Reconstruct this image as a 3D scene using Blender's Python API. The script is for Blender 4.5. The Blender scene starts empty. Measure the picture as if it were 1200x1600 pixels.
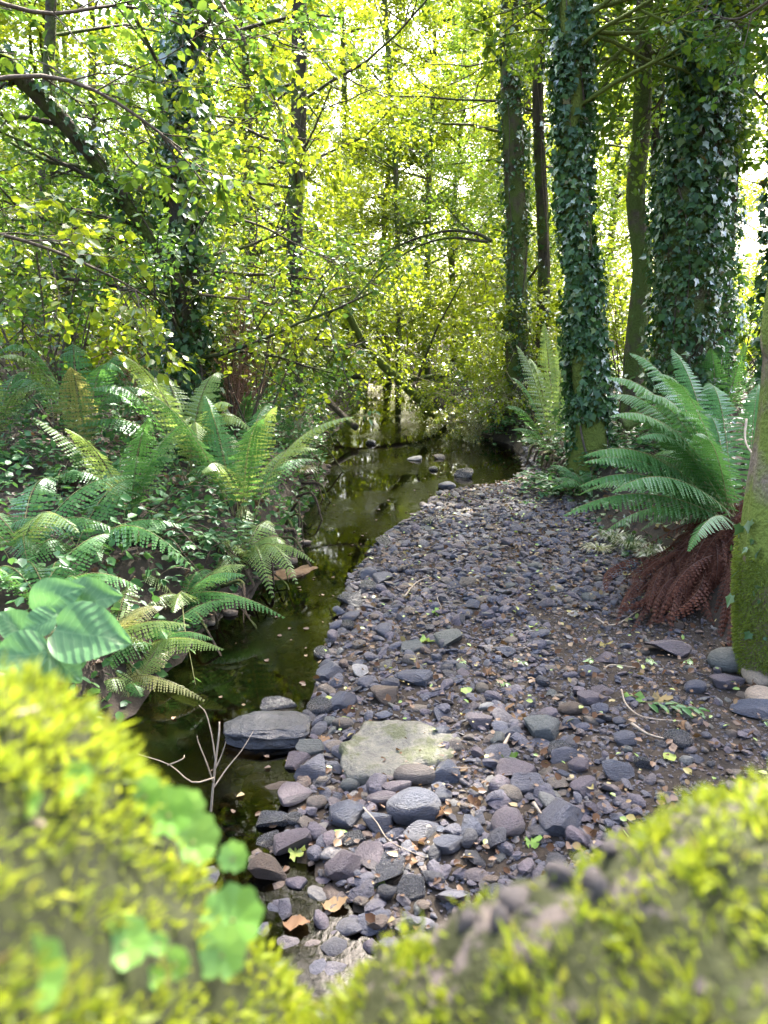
import bpy, bmesh, math, random
import numpy as np
from mathutils import Vector, Matrix, noise as mnoise

R_ = math.radians
SC = bpy.context.scene
COL = SC.collection
rng = np.random.default_rng(7)
random.seed(7)

# ------------------------------------------------------------------ camera, sky, sun, exposure
CAM_Z, PITCH, FPX = 2.0, R_(13.1), 1200.0
cam = bpy.data.cameras.new('camera')
cam.sensor_fit = 'VERTICAL'; cam.sensor_height = 36.0; cam.sensor_width = 27.0
cam.lens = 36.0 * FPX / 1600.0
cam.clip_start = 0.02; cam.clip_end = 2000
cam.dof.use_dof = True; cam.dof.focus_distance = 6.0; cam.dof.aperture_fstop = 5.0
camo = bpy.data.objects.new('camera', cam); COL.objects.link(camo)
camo.location = (0, 0, CAM_Z); camo.rotation_euler = (math.pi/2 - PITCH, 0, 0)
SC.camera = camo

SUN_AZ, SUN_EL = R_(22), R_(50)          # azimuth clockwise from +Y (view direction)
world = bpy.data.worlds.new('World'); SC.world = world; world.use_nodes = True
nt = world.node_tree; bg = nt.nodes['Background']
sky = nt.nodes.new('ShaderNodeTexSky'); sky.sky_type = 'NISHITA'; sky.sun_disc = False
sky.sun_elevation = SUN_EL; sky.sun_rotation = SUN_AZ; sky.dust_density = 6.0; sky.ozone_density = .6
nt.links.new(sky.outputs[0], bg.inputs[0]); bg.inputs[1].default_value = 0.15
sun = bpy.data.lights.new('sun', 'SUN'); sun.energy = 3.0; sun.angle = R_(0.6); sun.color = (1, .95, .84)
suno = bpy.data.objects.new('sun', sun); COL.objects.link(suno)
sd = Vector((math.sin(SUN_AZ)*math.cos(SUN_EL), math.cos(SUN_AZ)*math.cos(SUN_EL), math.sin(SUN_EL)))
suno.rotation_euler = sd.to_track_quat('Z', 'Y').to_euler(); suno.location = (10, 10, 30)
SC.view_settings.view_transform = 'Standard'; SC.view_settings.look = 'None'
SC.view_settings.exposure = 3.25; SC.view_settings.gamma = 1.0
SC.view_settings.use_curve_mapping = False
cy = SC.cycles
cy.max_bounces = 6; cy.diffuse_bounces = 3; cy.glossy_bounces = 2; cy.transmission_bounces = 4; cy.use_light_tree = False
cy.transparent_max_bounces = 8; cy.caustics_reflective = False; cy.caustics_refractive = False
cy.sample_clamp_indirect = 8; cy.adaptive_threshold = .025

# ------------------------------------------------------------------ helpers
def lerp(a, b, t): return a + (b - a) * t
def ss(t): t = np.clip(t, 0, 1); return t*t*(3-2*t)
def nrm(v):
    v = np.asarray(v, float); return v / np.maximum(np.linalg.norm(v, axis=-1, keepdims=True), 1e-9)

CP, SP = math.cos(PITCH), math.sin(PITCH)
def ray(px, py):
    x = (px-600)/FPX; y = (800-py)/FPX
    return np.array([x, CP + y*SP, -SP + y*CP])
def PD(px, py, Y):                     # the point of that sight line which stands Y metres ahead
    d = ray(px, py); return np.array([0, 0, CAM_Z]) + d*(Y/d[1])
def PZ(px, py, z=0.0):                 # the point of that sight line at height z
    d = ray(px, py); return np.array([0, 0, CAM_Z]) + d*((z-CAM_Z)/d[2])

def fbm(x, y, s=1.0, seed=0.0):        # cheap smooth noise, vectorised
    x = np.asarray(x, float)*s; y = np.asarray(y, float)*s; o = 0
    for k, (a, b, c, w) in enumerate(((1, .37, 0, 1), (-.61, 1.3, 1.7, .8), (1.9, -.9, 4.1, .5), (2.7, 2.2, 2.9, .35), (-4.1, 3.3, .4, .22), (6.3, 5.1, 5.2, .13))):
        o = o + w*np.sin(a*x + b*y + c + seed*(k+1.3))
    return o/3.0

def mesh(name, V, F, smooth=True, mi=None):
    """F: list of (array(n,k)); mi: material index per entry of F"""
    V = np.asarray(V, np.float32).reshape(-1, 3)
    F = [np.asarray(f, np.int32) for f in F if len(f)]
    me = bpy.data.meshes.new(name)
    me.vertices.add(len(V)); me.vertices.foreach_set('co', V.ravel())
    tot = np.concatenate([np.full(len(f), f.shape[1], np.int32) for f in F])
    me.loops.add(int(tot.sum())); me.loops.foreach_set('vertex_index', np.concatenate([f.ravel() for f in F]))
    me.polygons.add(len(tot)); st = np.concatenate([[0], np.cumsum(tot)[:-1]]).astype(np.int32)
    me.polygons.foreach_set('loop_start', st)
    me.polygons.foreach_set('use_smooth', np.full(len(tot), smooth, bool))
    if mi is not None:
        me.polygons.foreach_set('material_index', np.concatenate([np.full(len(f), m, np.int32) for f, m in zip(F, mi)]))
    me.update(calc_edges=True)
    return me

class Acc:
    def __init__(s): s.V = []; s.F = []; s.M = []; s.n = 0
    def add(s, V, F, m=0):
        V = np.asarray(V, float).reshape(-1, 3)
        for f in F:
            f = np.asarray(f, int)
            if len(f): s.F.append(f + s.n); s.M.append(m)
        s.V.append(V); s.n += len(V)
    def build(s, name, mats, parent=None, smooth=True, origin=None):
        V = np.concatenate(s.V)
        if origin is not None: V = V - np.asarray(origin)
        # group by (size, mat)
        me = mesh(name, V, s.F, smooth, s.M)
        for m in (mats if isinstance(mats, (list, tuple)) else [mats]): me.materials.append(m)
        o = bpy.data.objects.new(name, me); COL.objects.link(o)
        if parent is not None: o.parent = parent
        return o

def tag(o, label=None, cat=None, group=None, kind=None):
    if label: o['label'] = label
    if cat: o['category'] = cat
    if group: o['group'] = group
    if kind: o['kind'] = kind
    return o
def empty(name, loc=(0, 0, 0)):
    o = bpy.data.objects.new(name, None); COL.objects.link(o); o.location = loc; o.empty_display_size = .1
    return o
def put(name, me, parent=None, loc=(0, 0, 0), rot=(0, 0, 0), scale=(1, 1, 1)):
    o = bpy.data.objects.new(name, me); COL.objects.link(o); o.parent = parent
    o.location = loc; o.rotation_euler = rot; o.scale = scale
    return o

def cr(pts, m):                         # Catmull-Rom resample
    P = np.asarray(pts, float); n = len(P)
    Q = np.vstack([2*P[0]-P[1], P, 2*P[-1]-P[-2]])
    t = np.linspace(0, n-1-1e-6, m); i = t.astype(int); u = (t-i)[:, None]
    a, b, c, d = Q[i], Q[i+1], Q[i+2], Q[i+3]
    return .5*((2*b) + (c-a)*u + (2*a-5*b+4*c-d)*u*u + (3*b-a-3*c+d)*u**3)

def tube(P, R, n=6, bump=0.0, seed=0.0, cap=True):
    P = np.asarray(P, float); R = np.asarray(R, float)
    if R.ndim == 0: R = np.full(len(P), float(R))
    T = nrm(np.gradient(P, axis=0))
    up = np.array([0, 0, 1.0]) if abs(T[0, 2]) < .9 else np.array([0, 1.0, 0])
    A = nrm(np.cross(T, up)); B = np.cross(T, A)
    th = np.linspace(0, 2*np.pi, n, endpoint=False)
    r = R[:, None]*np.ones((1, n))
    if bump:
        s = np.cumsum(np.r_[0, np.linalg.norm(np.diff(P, axis=0), axis=1)])[:, None]
        r = r*(1 + bump*(np.sin(3*th+seed+s*.7) + .7*np.sin(5*th-seed*2+s*1.3) + .6*np.sin(9*th+s*2.1+seed) + .5*np.sin(2*th+s*4+seed)))
    V = P[:, None, :] + r[..., None]*(np.cos(th)[None, :, None]*A[:, None, :] + np.sin(th)[None, :, None]*B[:, None, :])
    m = len(P); i = np.arange(m-1)[:, None]*n; j = np.arange(n)[None, :]; k = (j+1) % n
    F = np.stack([i+j, i+k, i+n+k, i+n+j], -1).reshape(-1, 4)
    V = V.reshape(-1, 3); FF = [F]
    if cap:
        V = np.vstack([V, P[-1:] + T[-1:]*R[-1]*.3, P[:1]])
        e = (m-1)*n; j = np.arange(n)
        FF.append(np.stack([e+j, e+(j+1) % n, np.full(n, m*n)], -1)); FF.append(np.stack([(j+1) % n, j, np.full(n, m*n+1)], -1))
    return V, FF

# leaf outlines: x along, y across, z up
L_QUAD = (np.array([(0, 0, 0), (.45, .34, .07), (1, 0, -.03), (.45, -.34, .07)], float), [np.array([[0, 1, 2], [0, 2, 3]])])
L_OVAL = (np.array([(0, 0, 0), (.22, .27, .06), (.62, .31, .05), (1, 0, -.08), (.62, -.31, .05), (.22, -.27, .06)], float),
          [np.array([[0, 1, 2, 3], [0, 3, 4, 5]])])
L_IVY = (np.array([(0, 0, 0), (-.16, .26, .02), (.12, .34, .05), (.30, .56, .03), (.52, .26, .05), (1, 0, -.10),
                   (.52, -.26, .05), (.30, -.56, .03), (.12, -.34, .05), (-.16, -.26, .02)], float),
         [np.array([[0, 1, 2], [0, 2, 4], [2, 3, 4], [0, 4, 5], [0, 8, 9], [0, 6, 8], [6, 7, 8], [0, 5, 6]])])
L_LONG = (np.array([(0, 0, 0), (.3, .16, .05), (.65, .14, .03), (1, 0, -.15), (.65, -.14, .03), (.3, -.16, .05)], float),
          [np.array([[0, 1, 2, 3], [0, 3, 4, 5]])])
L_BLADE = (np.array([(0, 0, 0), (.4, .13, .05), (1, 0, -.1), (.4, -.13, .05)], float), [np.array([[0, 1, 2], [0, 2, 3]])])
L_DEAD = (np.array([(0, 0, 0), (.2, .3, .12), (.6, .36, .2), (1, .05, .05), (.62, -.3, .02), (.22, -.33, .15)], float),
          [np.array([[0, 1, 2, 3], [0, 3, 4, 5]])])

def leaves(acc, tpl, pos, X, N, size, m=0):
    T, F = tpl; pos = np.asarray(pos, float); n = len(pos)
    if n == 0: return
    X = nrm(X); Y = nrm(np.cross(N, X)); Z = np.cross(X, Y)
    size = np.broadcast_to(np.asarray(size, float), (n,))
    V = pos[:, None] + size[:, None, None]*(T[None, :, :1]*X[:, None] + T[None, :, 1:2]*Y[:, None] + T[None, :, 2:]*Z[:, None])
    off = (np.arange(n)*len(T))[:, None, None]
    acc.add(V.reshape(-1, 3), [(f[None]+off).reshape(-1, f.shape[1]) for f in F], m)

def rdir(n): return nrm(rng.normal(size=(n, 3)))

# ------------------------------------------------------------------ materials
rng = np.random.default_rng(43); random.seed(43)
def new_mat(name):
    m = bpy.data.materials.new(name); m.use_nodes = True
    n = m.node_tree.nodes; n.clear(); o = n.new('ShaderNodeOutputMaterial')
    return m, m.node_tree, o
def nd(t, kind, **kw):
    n = t.nodes.new(kind)
    for k, v in kw.items(): setattr(n, k, v)
    return n
def ramp(t, stops, fac):
    r = nd(t, 'ShaderNodeValToRGB'); e = r.color_ramp.elements
    while len(e) < len(stops): e.new(.5)
    for q, (p, c) in zip(e, stops): q.position = p; q.color = (*c, 1)
    t.links.new(fac, r.inputs[0]); return r.outputs[0]
def rand_fac(t, spread=1.0):
    g = nd(t, 'ShaderNodeNewGeometry'); ob = nd(t, 'ShaderNodeObjectInfo')
    a = nd(t, 'ShaderNodeMath', operation='ADD'); t.links.new(g.outputs['Random Per Island'], a.inputs[0]); t.links.new(ob.outputs['Random'], a.inputs[1])
    f = nd(t, 'ShaderNodeMath', operation='FRACT'); t.links.new(a.outputs[0], f.inputs[0]); return f.outputs[0]
def noise_fac(t, scale, detail=4, rough=.6, coord='Object', vec=None, stretch=None):
    tc = nd(t, 'ShaderNodeTexCoord'); n = nd(t, 'ShaderNodeTexNoise'); n.inputs['Scale'].default_value = scale
    n.inputs['Detail'].default_value = detail; n.inputs['Roughness'].default_value = rough
    src = tc.outputs[coord]
    if stretch:
        mp = nd(t, 'ShaderNodeMapping'); mp.inputs['Scale'].default_value = stretch; t.links.new(src, mp.inputs[0]); src = mp.outputs[0]
    t.links.new(src, n.inputs['Vector']); return n.outputs['Fac']
def mixc(t, fac, a, b, mode='MIX'):
    m = nd(t, 'ShaderNodeMix', data_type='RGBA', blend_type=mode)
    for s, v in ((0, fac), (6, a), (7, b)):
        if hasattr(v, 'links'): t.links.new(v, m.inputs[s])
        elif isinstance(v, (int, float)): m.inputs[s].default_value = v
        else: m.inputs[s].default_value = (*v, 1)
    return m.outputs[2]
def bump(t, h, strength=.5, dist=.01):
    b = nd(t, 'ShaderNodeBump'); b.inputs['Strength'].default_value = strength; b.inputs['Distance'].default_value = dist
    t.links.new(h, b.inputs['Height']); return b.outputs[0]

def leaf_mat(name, stops, trans=(.3, .42, .04), tfac=.45, gloss=.06, rough=.35):
    """diffuse + translucent leaf with a waxy reflection; one hue per leaf"""
    m, t, o = new_mat(name)
    c = ramp(t, stops, rand_fac(t))
    nz = noise_fac(t, 18, 2); c2 = mixc(t, nz, c, mixc(t, .35, c, (.9, 1, .7), 'MULTIPLY'))
    d = nd(t, 'ShaderNodeBsdfDiffuse'); t.links.new(c2, d.inputs[0])
    tr = nd(t, 'ShaderNodeBsdfTranslucent'); tc = mixc(t, .5, c, trans); t.links.new(tc, tr.inputs[0])
    mx = nd(t, 'ShaderNodeMixShader'); mx.inputs[0].default_value = tfac
    t.links.new(d.outputs[0], mx.inputs[1]); t.links.new(tr.outputs[0], mx.inputs[2])
    g = nd(t, 'ShaderNodeBsdfGlossy'); g.inputs['Roughness'].default_value = rough; g.inputs[0].default_value = (.9, .95, 1, 1)
    lw = nd(t, 'ShaderNodeLayerWeight'); lw.inputs[0].default_value = .25
    mm = nd(t, 'ShaderNodeMath', operation='MULTIPLY_ADD'); t.links.new(lw.outputs['Fresnel'], mm.inputs[0]); mm.inputs[1].default_value = gloss*4; mm.inputs[2].default_value = gloss*.4
    mx2 = nd(t, 'ShaderNodeMixShader'); t.links.new(mm.outputs[0], mx2.inputs[0]); t.links.new(mx.outputs[0], mx2.inputs[1]); t.links.new(g.outputs[0], mx2.inputs[2])
    t.links.new(mx2.outputs[0], o.inputs[0]); return m

def bark_mat(name, c1, c2, moss=(.06, .08, .015), mossy=.45, scale=9):
    m, t, o = new_mat(name)
    p = nd(t, 'ShaderNodeBsdfPrincipled'); p.inputs['Roughness'].default_value = .85; p.inputs['Specular IOR Level'].default_value = .25
    n1 = noise_fac(t, scale, 8, .7, stretch=(1, 1, .22)); n2 = noise_fac(t, 2.3, 5, .6); n3 = noise_fac(t, 40, 3, .6)
    base = ramp(t, [(.3, c1), (.62, c2), (.8, tuple(min(1, v*1.5) for v in c2))], n1)
    mk = ramp(t, [(max(0, .62-mossy*.5), (0, 0, 0)), (max(.05, .74-mossy*.5), (1, 1, 1))], n2)
    mc = mixc(t, n3, tuple(v*.55 for v in moss), tuple(v*1.7 for v in moss))
    t.links.new(mixc(t, mk, base, mc), p.inputs['Base Color'])
    ad = nd(t, 'ShaderNodeMath', operation='ADD'); t.links.new(n1, ad.inputs[0]); t.links.new(n3, ad.inputs[1])
    t.links.new(bump(t, ad.outputs[0], .9, .03), p.inputs['Normal'])
    t.links.new(p.outputs[0], o.inputs[0]); return m

def stone_mat(name, stops, rough=.55, spec=.5, moss=None, k=1.0, mr=(.5, .62)):
    m, t, o = new_mat(name)
    p = nd(t, 'ShaderNodeBsdfPrincipled'); p.inputs['Specular IOR Level'].default_value = spec
    c = ramp(t, stops, rand_fac(t))
    n1 = noise_fac(t, 16*k, 6, .65); n2 = noise_fac(t, 90*k, 3, .6)
    n4 = noise_fac(t, 5*k, 5, .7, stretch=(1, 1.3, 5)); n5 = noise_fac(t, 2.2*k, 4, .6)
    c = mixc(t, ramp(t, [(.32, (0, 0, 0)), (.68, (1, 1, 1))], n1), mixc(t, .75, c, (.45, .45, .5), 'MULTIPLY'), mixc(t, .5, c, (1.55, 1.48, 1.4), 'MULTIPLY'))
    c = mixc(t, ramp(t, [(.55, (0, 0, 0)), (.75, (.55, .55, .55))], n5), c, (.11, .095, .075))
    sp = ramp(t, [(.66, (0, 0, 0)), (.74, (1, 1, 1))], n2); c = mixc(t, mixc(t, .75, sp, (0, 0, 0)), c, (.3, .3, .29))
    if moss:
        k = ramp(t, [(mr[0], (0, 0, 0)), (mr[1], (1, 1, 1))], noise_fac(t, 7*k, 5, .65)); c = mixc(t, k, c, moss)
    t.links.new(c, p.inputs['Base Color'])
    rr = nd(t, 'ShaderNodeMapRange'); t.links.new(n1, rr.inputs[0]); rr.inputs[3].default_value = rough-.15; rr.inputs[4].default_value = rough+.2; t.links.new(rr.outputs[0], p.inputs['Roughness'])
    ad = nd(t, 'ShaderNodeMath', operation='MULTIPLY_ADD'); t.links.new(n2, ad.inputs[0]); ad.inputs[1].default_value = .4; t.links.new(n1, ad.inputs[2])
    ae = nd(t, 'ShaderNodeMath', operation='MULTIPLY_ADD'); t.links.new(n4, ae.inputs[0]); ae.inputs[1].default_value = 1.3; t.links.new(ad.outputs[0], ae.inputs[2])
    t.links.new(bump(t, ae.outputs[0], .85, .016), p.inputs['Normal'])
    t.links.new(p.outputs[0], o.inputs[0]); return m

def plain_mat(name, c1, c2, scale=12, rough=.8, b=.4, spec=.3):
    m, t, o = new_mat(name)
    p = nd(t, 'ShaderNodeBsdfPrincipled'); p.inputs['Roughness'].default_value = rough; p.inputs['Specular IOR Level'].default_value = spec
    n1 = noise_fac(t, scale, 8, .7); t.links.new(mixc(t, ramp(t, [(.35, (0, 0, 0)), (.65, (1, 1, 1))], n1), c1, c2), p.inputs['Base Color'])
    t.links.new(bump(t, n1, b, .03), p.inputs['Normal']); t.links.new(p.outputs[0], o.inputs[0]); return m

M = {}
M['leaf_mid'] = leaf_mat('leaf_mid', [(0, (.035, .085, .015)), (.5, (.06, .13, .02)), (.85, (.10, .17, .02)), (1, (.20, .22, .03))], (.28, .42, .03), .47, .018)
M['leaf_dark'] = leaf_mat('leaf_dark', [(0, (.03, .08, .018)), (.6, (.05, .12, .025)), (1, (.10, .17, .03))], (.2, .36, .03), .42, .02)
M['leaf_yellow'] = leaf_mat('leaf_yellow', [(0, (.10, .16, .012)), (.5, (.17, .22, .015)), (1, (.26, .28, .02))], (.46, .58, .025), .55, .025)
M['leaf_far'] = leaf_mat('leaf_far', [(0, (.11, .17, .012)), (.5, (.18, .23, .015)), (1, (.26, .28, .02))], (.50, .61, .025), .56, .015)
M['ivy'] = leaf_mat('ivy', [(0, (.018, .052, .014)), (.5, (.038, .09, .022)), (.9, (.07, .13, .028)), (.97, (.11, .16, .03)), (1, (.12, .06, .02))], (.10, .22, .03), .2, .045, .38)
M['fern'] = leaf_mat('fern', [(0, (.050, .145, .035)), (1, (.085, .20, .05))], (.18, .40, .07), .4, .022, .5)
M['fern_yellow'] = leaf_mat('fern_yellow', [(0, (.13, .21, .05)), (1, (.22, .30, .08))], (.38, .5, .09), .42, .03, .5)
M['fern_gold'] = leaf_mat('fern_gold', [(0, (.17, .19, .05)), (1, (.27, .25, .08))], (.36, .34, .08), .4, .05, .45)
M['fern_dead'] = leaf_mat('fern_dead', [(0, (.042, .017, .012)), (.6, (.075, .029, .02)), (1, (.12, .052, .033))], (.2, .05, .02), .2, .004, .8)
M['bramble'] = leaf_mat('bramble', [(0, (.03, .09, .03)), (.6, (.05, .13, .04)), (1, (.09, .17, .05))], (.15, .32, .06), .35, .010, .5)
M['dead_leaf'] = leaf_mat('dead_leaf', [(0, (.05, .025, .014)), (.4, (.10, .052, .028)), (.7, (.17, .10, .06)), (.9, (.24, .16, .09)), (1, (.28, .24, .08))], (.3, .2, .08), .15, .012, .6)
M['fallen_green'] = leaf_mat('fallen_green', [(0, (.16, .28, .06)), (.6, (.30, .38, .12)), (1, (.45, .45, .10))], (.4, .5, .1), .3, .02)
M['moss'] = leaf_mat('moss', [(0, (.04, .06, .008)), (.35, (.135, .19, .016)), (.8, (.27, .32, .026)), (.93, (.38, .40, .04)), (1, (.10, .06, .03))], (.50, .58, .03), .42, .02, .6)
M['moss_green'] = leaf_mat('moss_green', [(0, (.09, .12, .016)), (.5, (.16, .21, .025)), (1, (.26, .30, .04))], (.3, .38, .03), .35, .02, .6)
M['pennywort'] = leaf_mat('pennywort', [(0, (.12, .26, .045)), (1, (.19, .33, .08))], (.3, .5, .1), .4, .04)
M['grass'] = leaf_mat('grass', [(0, (.05, .09, .02)), (.7, (.09, .14, .03)), (1, (.25, .2, .08))], (.2, .3, .05), .35, .05)
M['bark'] = bark_mat('bark', (.035, .026, .018), (.10, .075, .05), mossy=.45)
M['bark_dark'] = bark_mat('bark_dark', (.022, .018, .013), (.065, .05, .035), mossy=.3)
M['bark_mossy'] = bark_mat('bark_mossy', (.05, .038, .024), (.14, .10, .065), (.085, .105, .016), .85)
M['bark_tan'] = bark_mat('bark_tan', (.10, .075, .05), (.26, .20, .14), (.12, .15, .025), .45)
M['bark_green'] = bark_mat('bark_green', (.07, .06, .03), (.16, .14, .07), (.12, .15, .03), 1.0)
M['twig'] = plain_mat('twig', (.05, .035, .025), (.13, .10, .07), 30)
M['twig_pale'] = plain_mat('twig_pale', (.22, .17, .12), (.38, .31, .23), 30)
M['stalk'] = plain_mat('stalk', (.14, .15, .05), (.22, .2, .07), 20, .5)
M['stalk_red'] = plain_mat('stalk_red', (.16, .07, .045), (.32, .19, .13), 20, .6)
M['bramble_stem'] = plain_mat('bramble_stem', (.045, .03, .016), (.10, .07, .035), 20, .6)
M['stalk_dead'] = plain_mat('stalk_dead', (.05, .02, .014), (.12, .06, .04), 20, .7)
SL = (.092, .092, .110); PU = (.106, .086, .098); BL = (.056, .064, .088); TA = (.13, .108, .082); GR = (.095, .10, .088); DK = (.022, .022, .026)
M['gravel'] = stone_mat('gravel', [(0, DK), (.2, SL), (.45, PU), (.62, BL), (.75, (.115, .092, .086)), (.84, TA), (.93, (.085, .055, .042)), (.96, GR), (1, (.24, .22, .2))], .6, k=4.0)
M['slate'] = stone_mat('slate', [(0, BL), (1, SL)], .42)
M['darkslate'] = stone_mat('darkslate', [(0, (.020, .023, .031)), (1, (.024, .026, .034))], .4, .6, None, 1.6)
M['purple'] = stone_mat('purple', [(0, PU), (1, (.096, .08, .09))], .45)
M['taupe'] = stone_mat('taupe', [(0, (.115, .096, .084)), (1, TA)], .6)
M['greygreen'] = stone_mat('greygreen', [(0, GR), (1, (.085, .095, .092))], .6)
M['wet'] = stone_mat('wet', [(0, DK), (1, (.034, .036, .044))], .25, .7)
M['pale'] = stone_mat('pale', [(0, (.30, .29, .27)), (1, (.38, .36, .33))], .6)
M['lichen'] = stone_mat('lichen', [(0, (.13, .115, .115)), (1, (.17, .15, .145))], .8, .3)
M['brownrock'] = stone_mat('brownrock', [(0, (.065, .046, .034)), (1, (.085, .06, .042))], .6)
M['tan'] = stone_mat('tan', [(0, (.28, .22, .15)), (1, (.32, .25, .18))], .7)
M['boulder'] = stone_mat('boulder', [(0, (.135, .13, .105)), (1, (.135, .13, .105))], .75, .35, (.075, .08, .04), 1.4)
M['coping'] = stone_mat('coping', [(0, (.20, .17, .15)), (1, (.24, .2, .17))], .8, .3)
M['moss_base'] = plain_mat('moss_base', (.010, .012, .004), (.03, .036, .007), 60, .9, .6)
M['coping_mossy'] = stone_mat('coping_mossy', [(0, (.10, .085, .08)), (1, (.115, .095, .09))], .8, .3, (.025, .03, .006), 3.0, (.40, .47))
M['soil'] = plain_mat('soil', (.016, .012, .009), (.045, .033, .022), 6, .9, .9)
M['sand'] = plain_mat('sand', (.10, .06, .03), (.20, .13, .075), 14, .9, .4)
M['root'] = bark_mat('root', (.03, .02, .015), (.08, .055, .035), mossy=.25)

def water_mat():
    m, t, o = new_mat('water')
    tc = nd(t, 'ShaderNodeTexCoord'); mp = nd(t, 'ShaderNodeMapping'); mp.inputs['Scale'].default_value = (1, .55, 1); t.links.new(tc.outputs['Object'], mp.inputs[0])
    hs = []
    for sc, w in ((7, .22), (22, .32), (70, .22)):
        n = nd(t, 'ShaderNodeTexNoise'); n.inputs['Scale'].default_value = sc; n.inputs['Detail'].default_value = 3; n.inputs['Distortion'].default_value = .6
        t.links.new(mp.outputs[0], n.inputs['Vector']); q = nd(t, 'ShaderNodeMath', operation='MULTIPLY'); q.inputs[1].default_value = w; t.links.new(n.outputs['Fac'], q.inputs[0]); hs.append(q.outputs[0])
    a = nd(t, 'ShaderNodeMath', operation='ADD'); t.links.new(hs[0], a.inputs[0]); t.links.new(hs[1], a.inputs[1])
    b = nd(t, 'ShaderNodeMath', operation='ADD'); t.links.new(a.outputs[0], b.inputs[0]); t.links.new(hs[2], b.inputs[1])
    # riffles: the current is rougher in the shallows, calm in the pools
    rf = noise_fac(t, .8, 2, .5); rs = ramp(t, [(.48, (.035, .035, .035)), (.66, (1, 1, 1))], rf)
    bp = nd(t, 'ShaderNodeBump'); bp.inputs['Distance'].default_value = .06; t.links.new(b.outputs[0], bp.inputs['Height'])
    sm = nd(t, 'ShaderNodeMath', operation='MULTIPLY'); sm.inputs[1].default_value = .15; t.links.new(rs, sm.inputs[0]); t.links.new(sm.outputs[0], bp.inputs['Strength'])
    g = nd(t, 'ShaderNodeBsdfGlossy'); g.inputs['Roughness'].default_value = .02; t.links.new(bp.outputs[0], g.inputs['Normal'])
    tr = nd(t, 'ShaderNodeBsdfTransparent'); tr.inputs[0].default_value = (.22, .20, .11, 1)
    fr = nd(t, 'ShaderNodeFresnel'); fr.inputs[0].default_value = 1.4; t.links.new(bp.outputs[0], fr.inputs['Normal'])
    mx = nd(t, 'ShaderNodeMixShader'); t.links.new(fr.outputs[0], mx.inputs[0]); t.links.new(tr.outputs[0], mx.inputs[1]); t.links.new(g.outputs[0], mx.inputs[2])
    t.links.new(mx.outputs[0], o.inputs[0]); return m
M['water'] = water_mat()

# ------------------------------------------------------------------ terrain
rng = np.random.default_rng(44); random.seed(44)
WZ = -0.03
def edge(pts, z):
    Q = np.array([PZ(a, b, z) for a, b in pts]); Q = Q[np.argsort(Q[:, 1])]
    return Q[:, 1], Q[:, 0]
eL = edge([(60, 1600), (80, 1400), (150, 1200), (215, 1105), (285, 1030), (340, 975), (400, 920), (455, 880), (478, 850), (476, 810), (505, 760), (512, 735), (500, 700), (530, 668), (552, 645), (570, 622)], WZ)
eR = edge([(640, 1600), (590, 1470), (540, 1400), (455, 1330), (440, 1280), (462, 1220), (476, 1150), (490, 1090), (503, 1030), (530, 960), (548, 900), (590, 850), (640, 812), (687, 770), (740, 762), (800, 753), (826, 736), (818, 714), (800, 695), (722, 672), (697, 650), (672, 622)], WZ)
eB = edge([(1500, 1600), (1400, 1300), (1290, 1160), (1200, 1085), (1110, 1020), (1005, 920), (955, 868), (900, 812), (850, 762), (828, 722), (800, 694), (722, 671), (697, 649), (674, 622)], .05)
def xL(Y): return np.interp(Y, *eL)
def xR(Y): return np.interp(Y, *eR)
def xB(Y): return np.maximum(np.interp(Y, *eB), xR(Y)+.02)

def height(X, Y):
    X = np.asarray(X, float); Y = np.asarray(Y, float)
    l, r, b = xL(Y), xR(Y), xB(Y)
    l = l + .10*fbm(X*0, Y, 3.1, 1.0)*1.0
    w = np.maximum(r-l, .2); u = np.clip((X-l)/w, 0, 1)
    far = ss((Y-20)/25)
    bed = WZ - .02 - .30*np.sin(np.pi*u)**.8*(1-.45*u)*lerp(.12, 1, ss((Y-2.7)/.9))
    grav = WZ + .015 + .10*ss((X-r)/1.6) + .02*fbm(X, Y, 4, 2)
    dl = np.maximum(l-X, 0); dr = np.maximum(X-b, 0)
    left = WZ + .50*ss(dl/.55) + .45*ss((dl-.3)/3.0) + .6*ss((dl-2)/9) + (.07*fbm(X, Y, 2.3, 3) + .03*fbm(X, Y, 7, 9))*ss(dl/.5)
    right = .09 + .42*ss(dr/.6) + .55*ss((dr-.3)/3.2) + .4*ss((dr-3)/9) + (.07*fbm(X, Y, 2.1, 5) + .03*fbm(X, Y, 6, 8))*ss(dr/.5)
    z = np.where(X < l, left, np.where(X < r, bed, np.where(X < b, grav, right)))
    return z + far*.8*ss((np.abs(X-1)-1)/5) + 1.5*ss((Y-40)/40)

def axis(lo, hi, step, far, n):
    core = np.arange(lo, hi, step); g = np.geomspace(1, 1+far, n)-1
    return np.concatenate([lo-g[:0:-1]-0, core, hi+g[1:]])
gx = axis(-6, 7, .08, 300, 26); gy = axis(-1, 14, .085, 300, 40)
GX, GY = np.meshgrid(gx, gy); GZ = height(GX, GY)
nx, ny = len(gx), len(gy)
ii = (np.arange(ny-1)[:, None]*nx + np.arange(nx-1)[None, :]).ravel()
gf = np.stack([ii, ii+1, ii+nx+1, ii+nx], -1)
gme = mesh('ground', np.stack([GX, GY, GZ], -1), [gf]); gme.materials.append(M['soil'])
ground = put('ground', gme); tag(ground, 'dark earth of the stream banks and wood floor', kind='structure')

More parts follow.
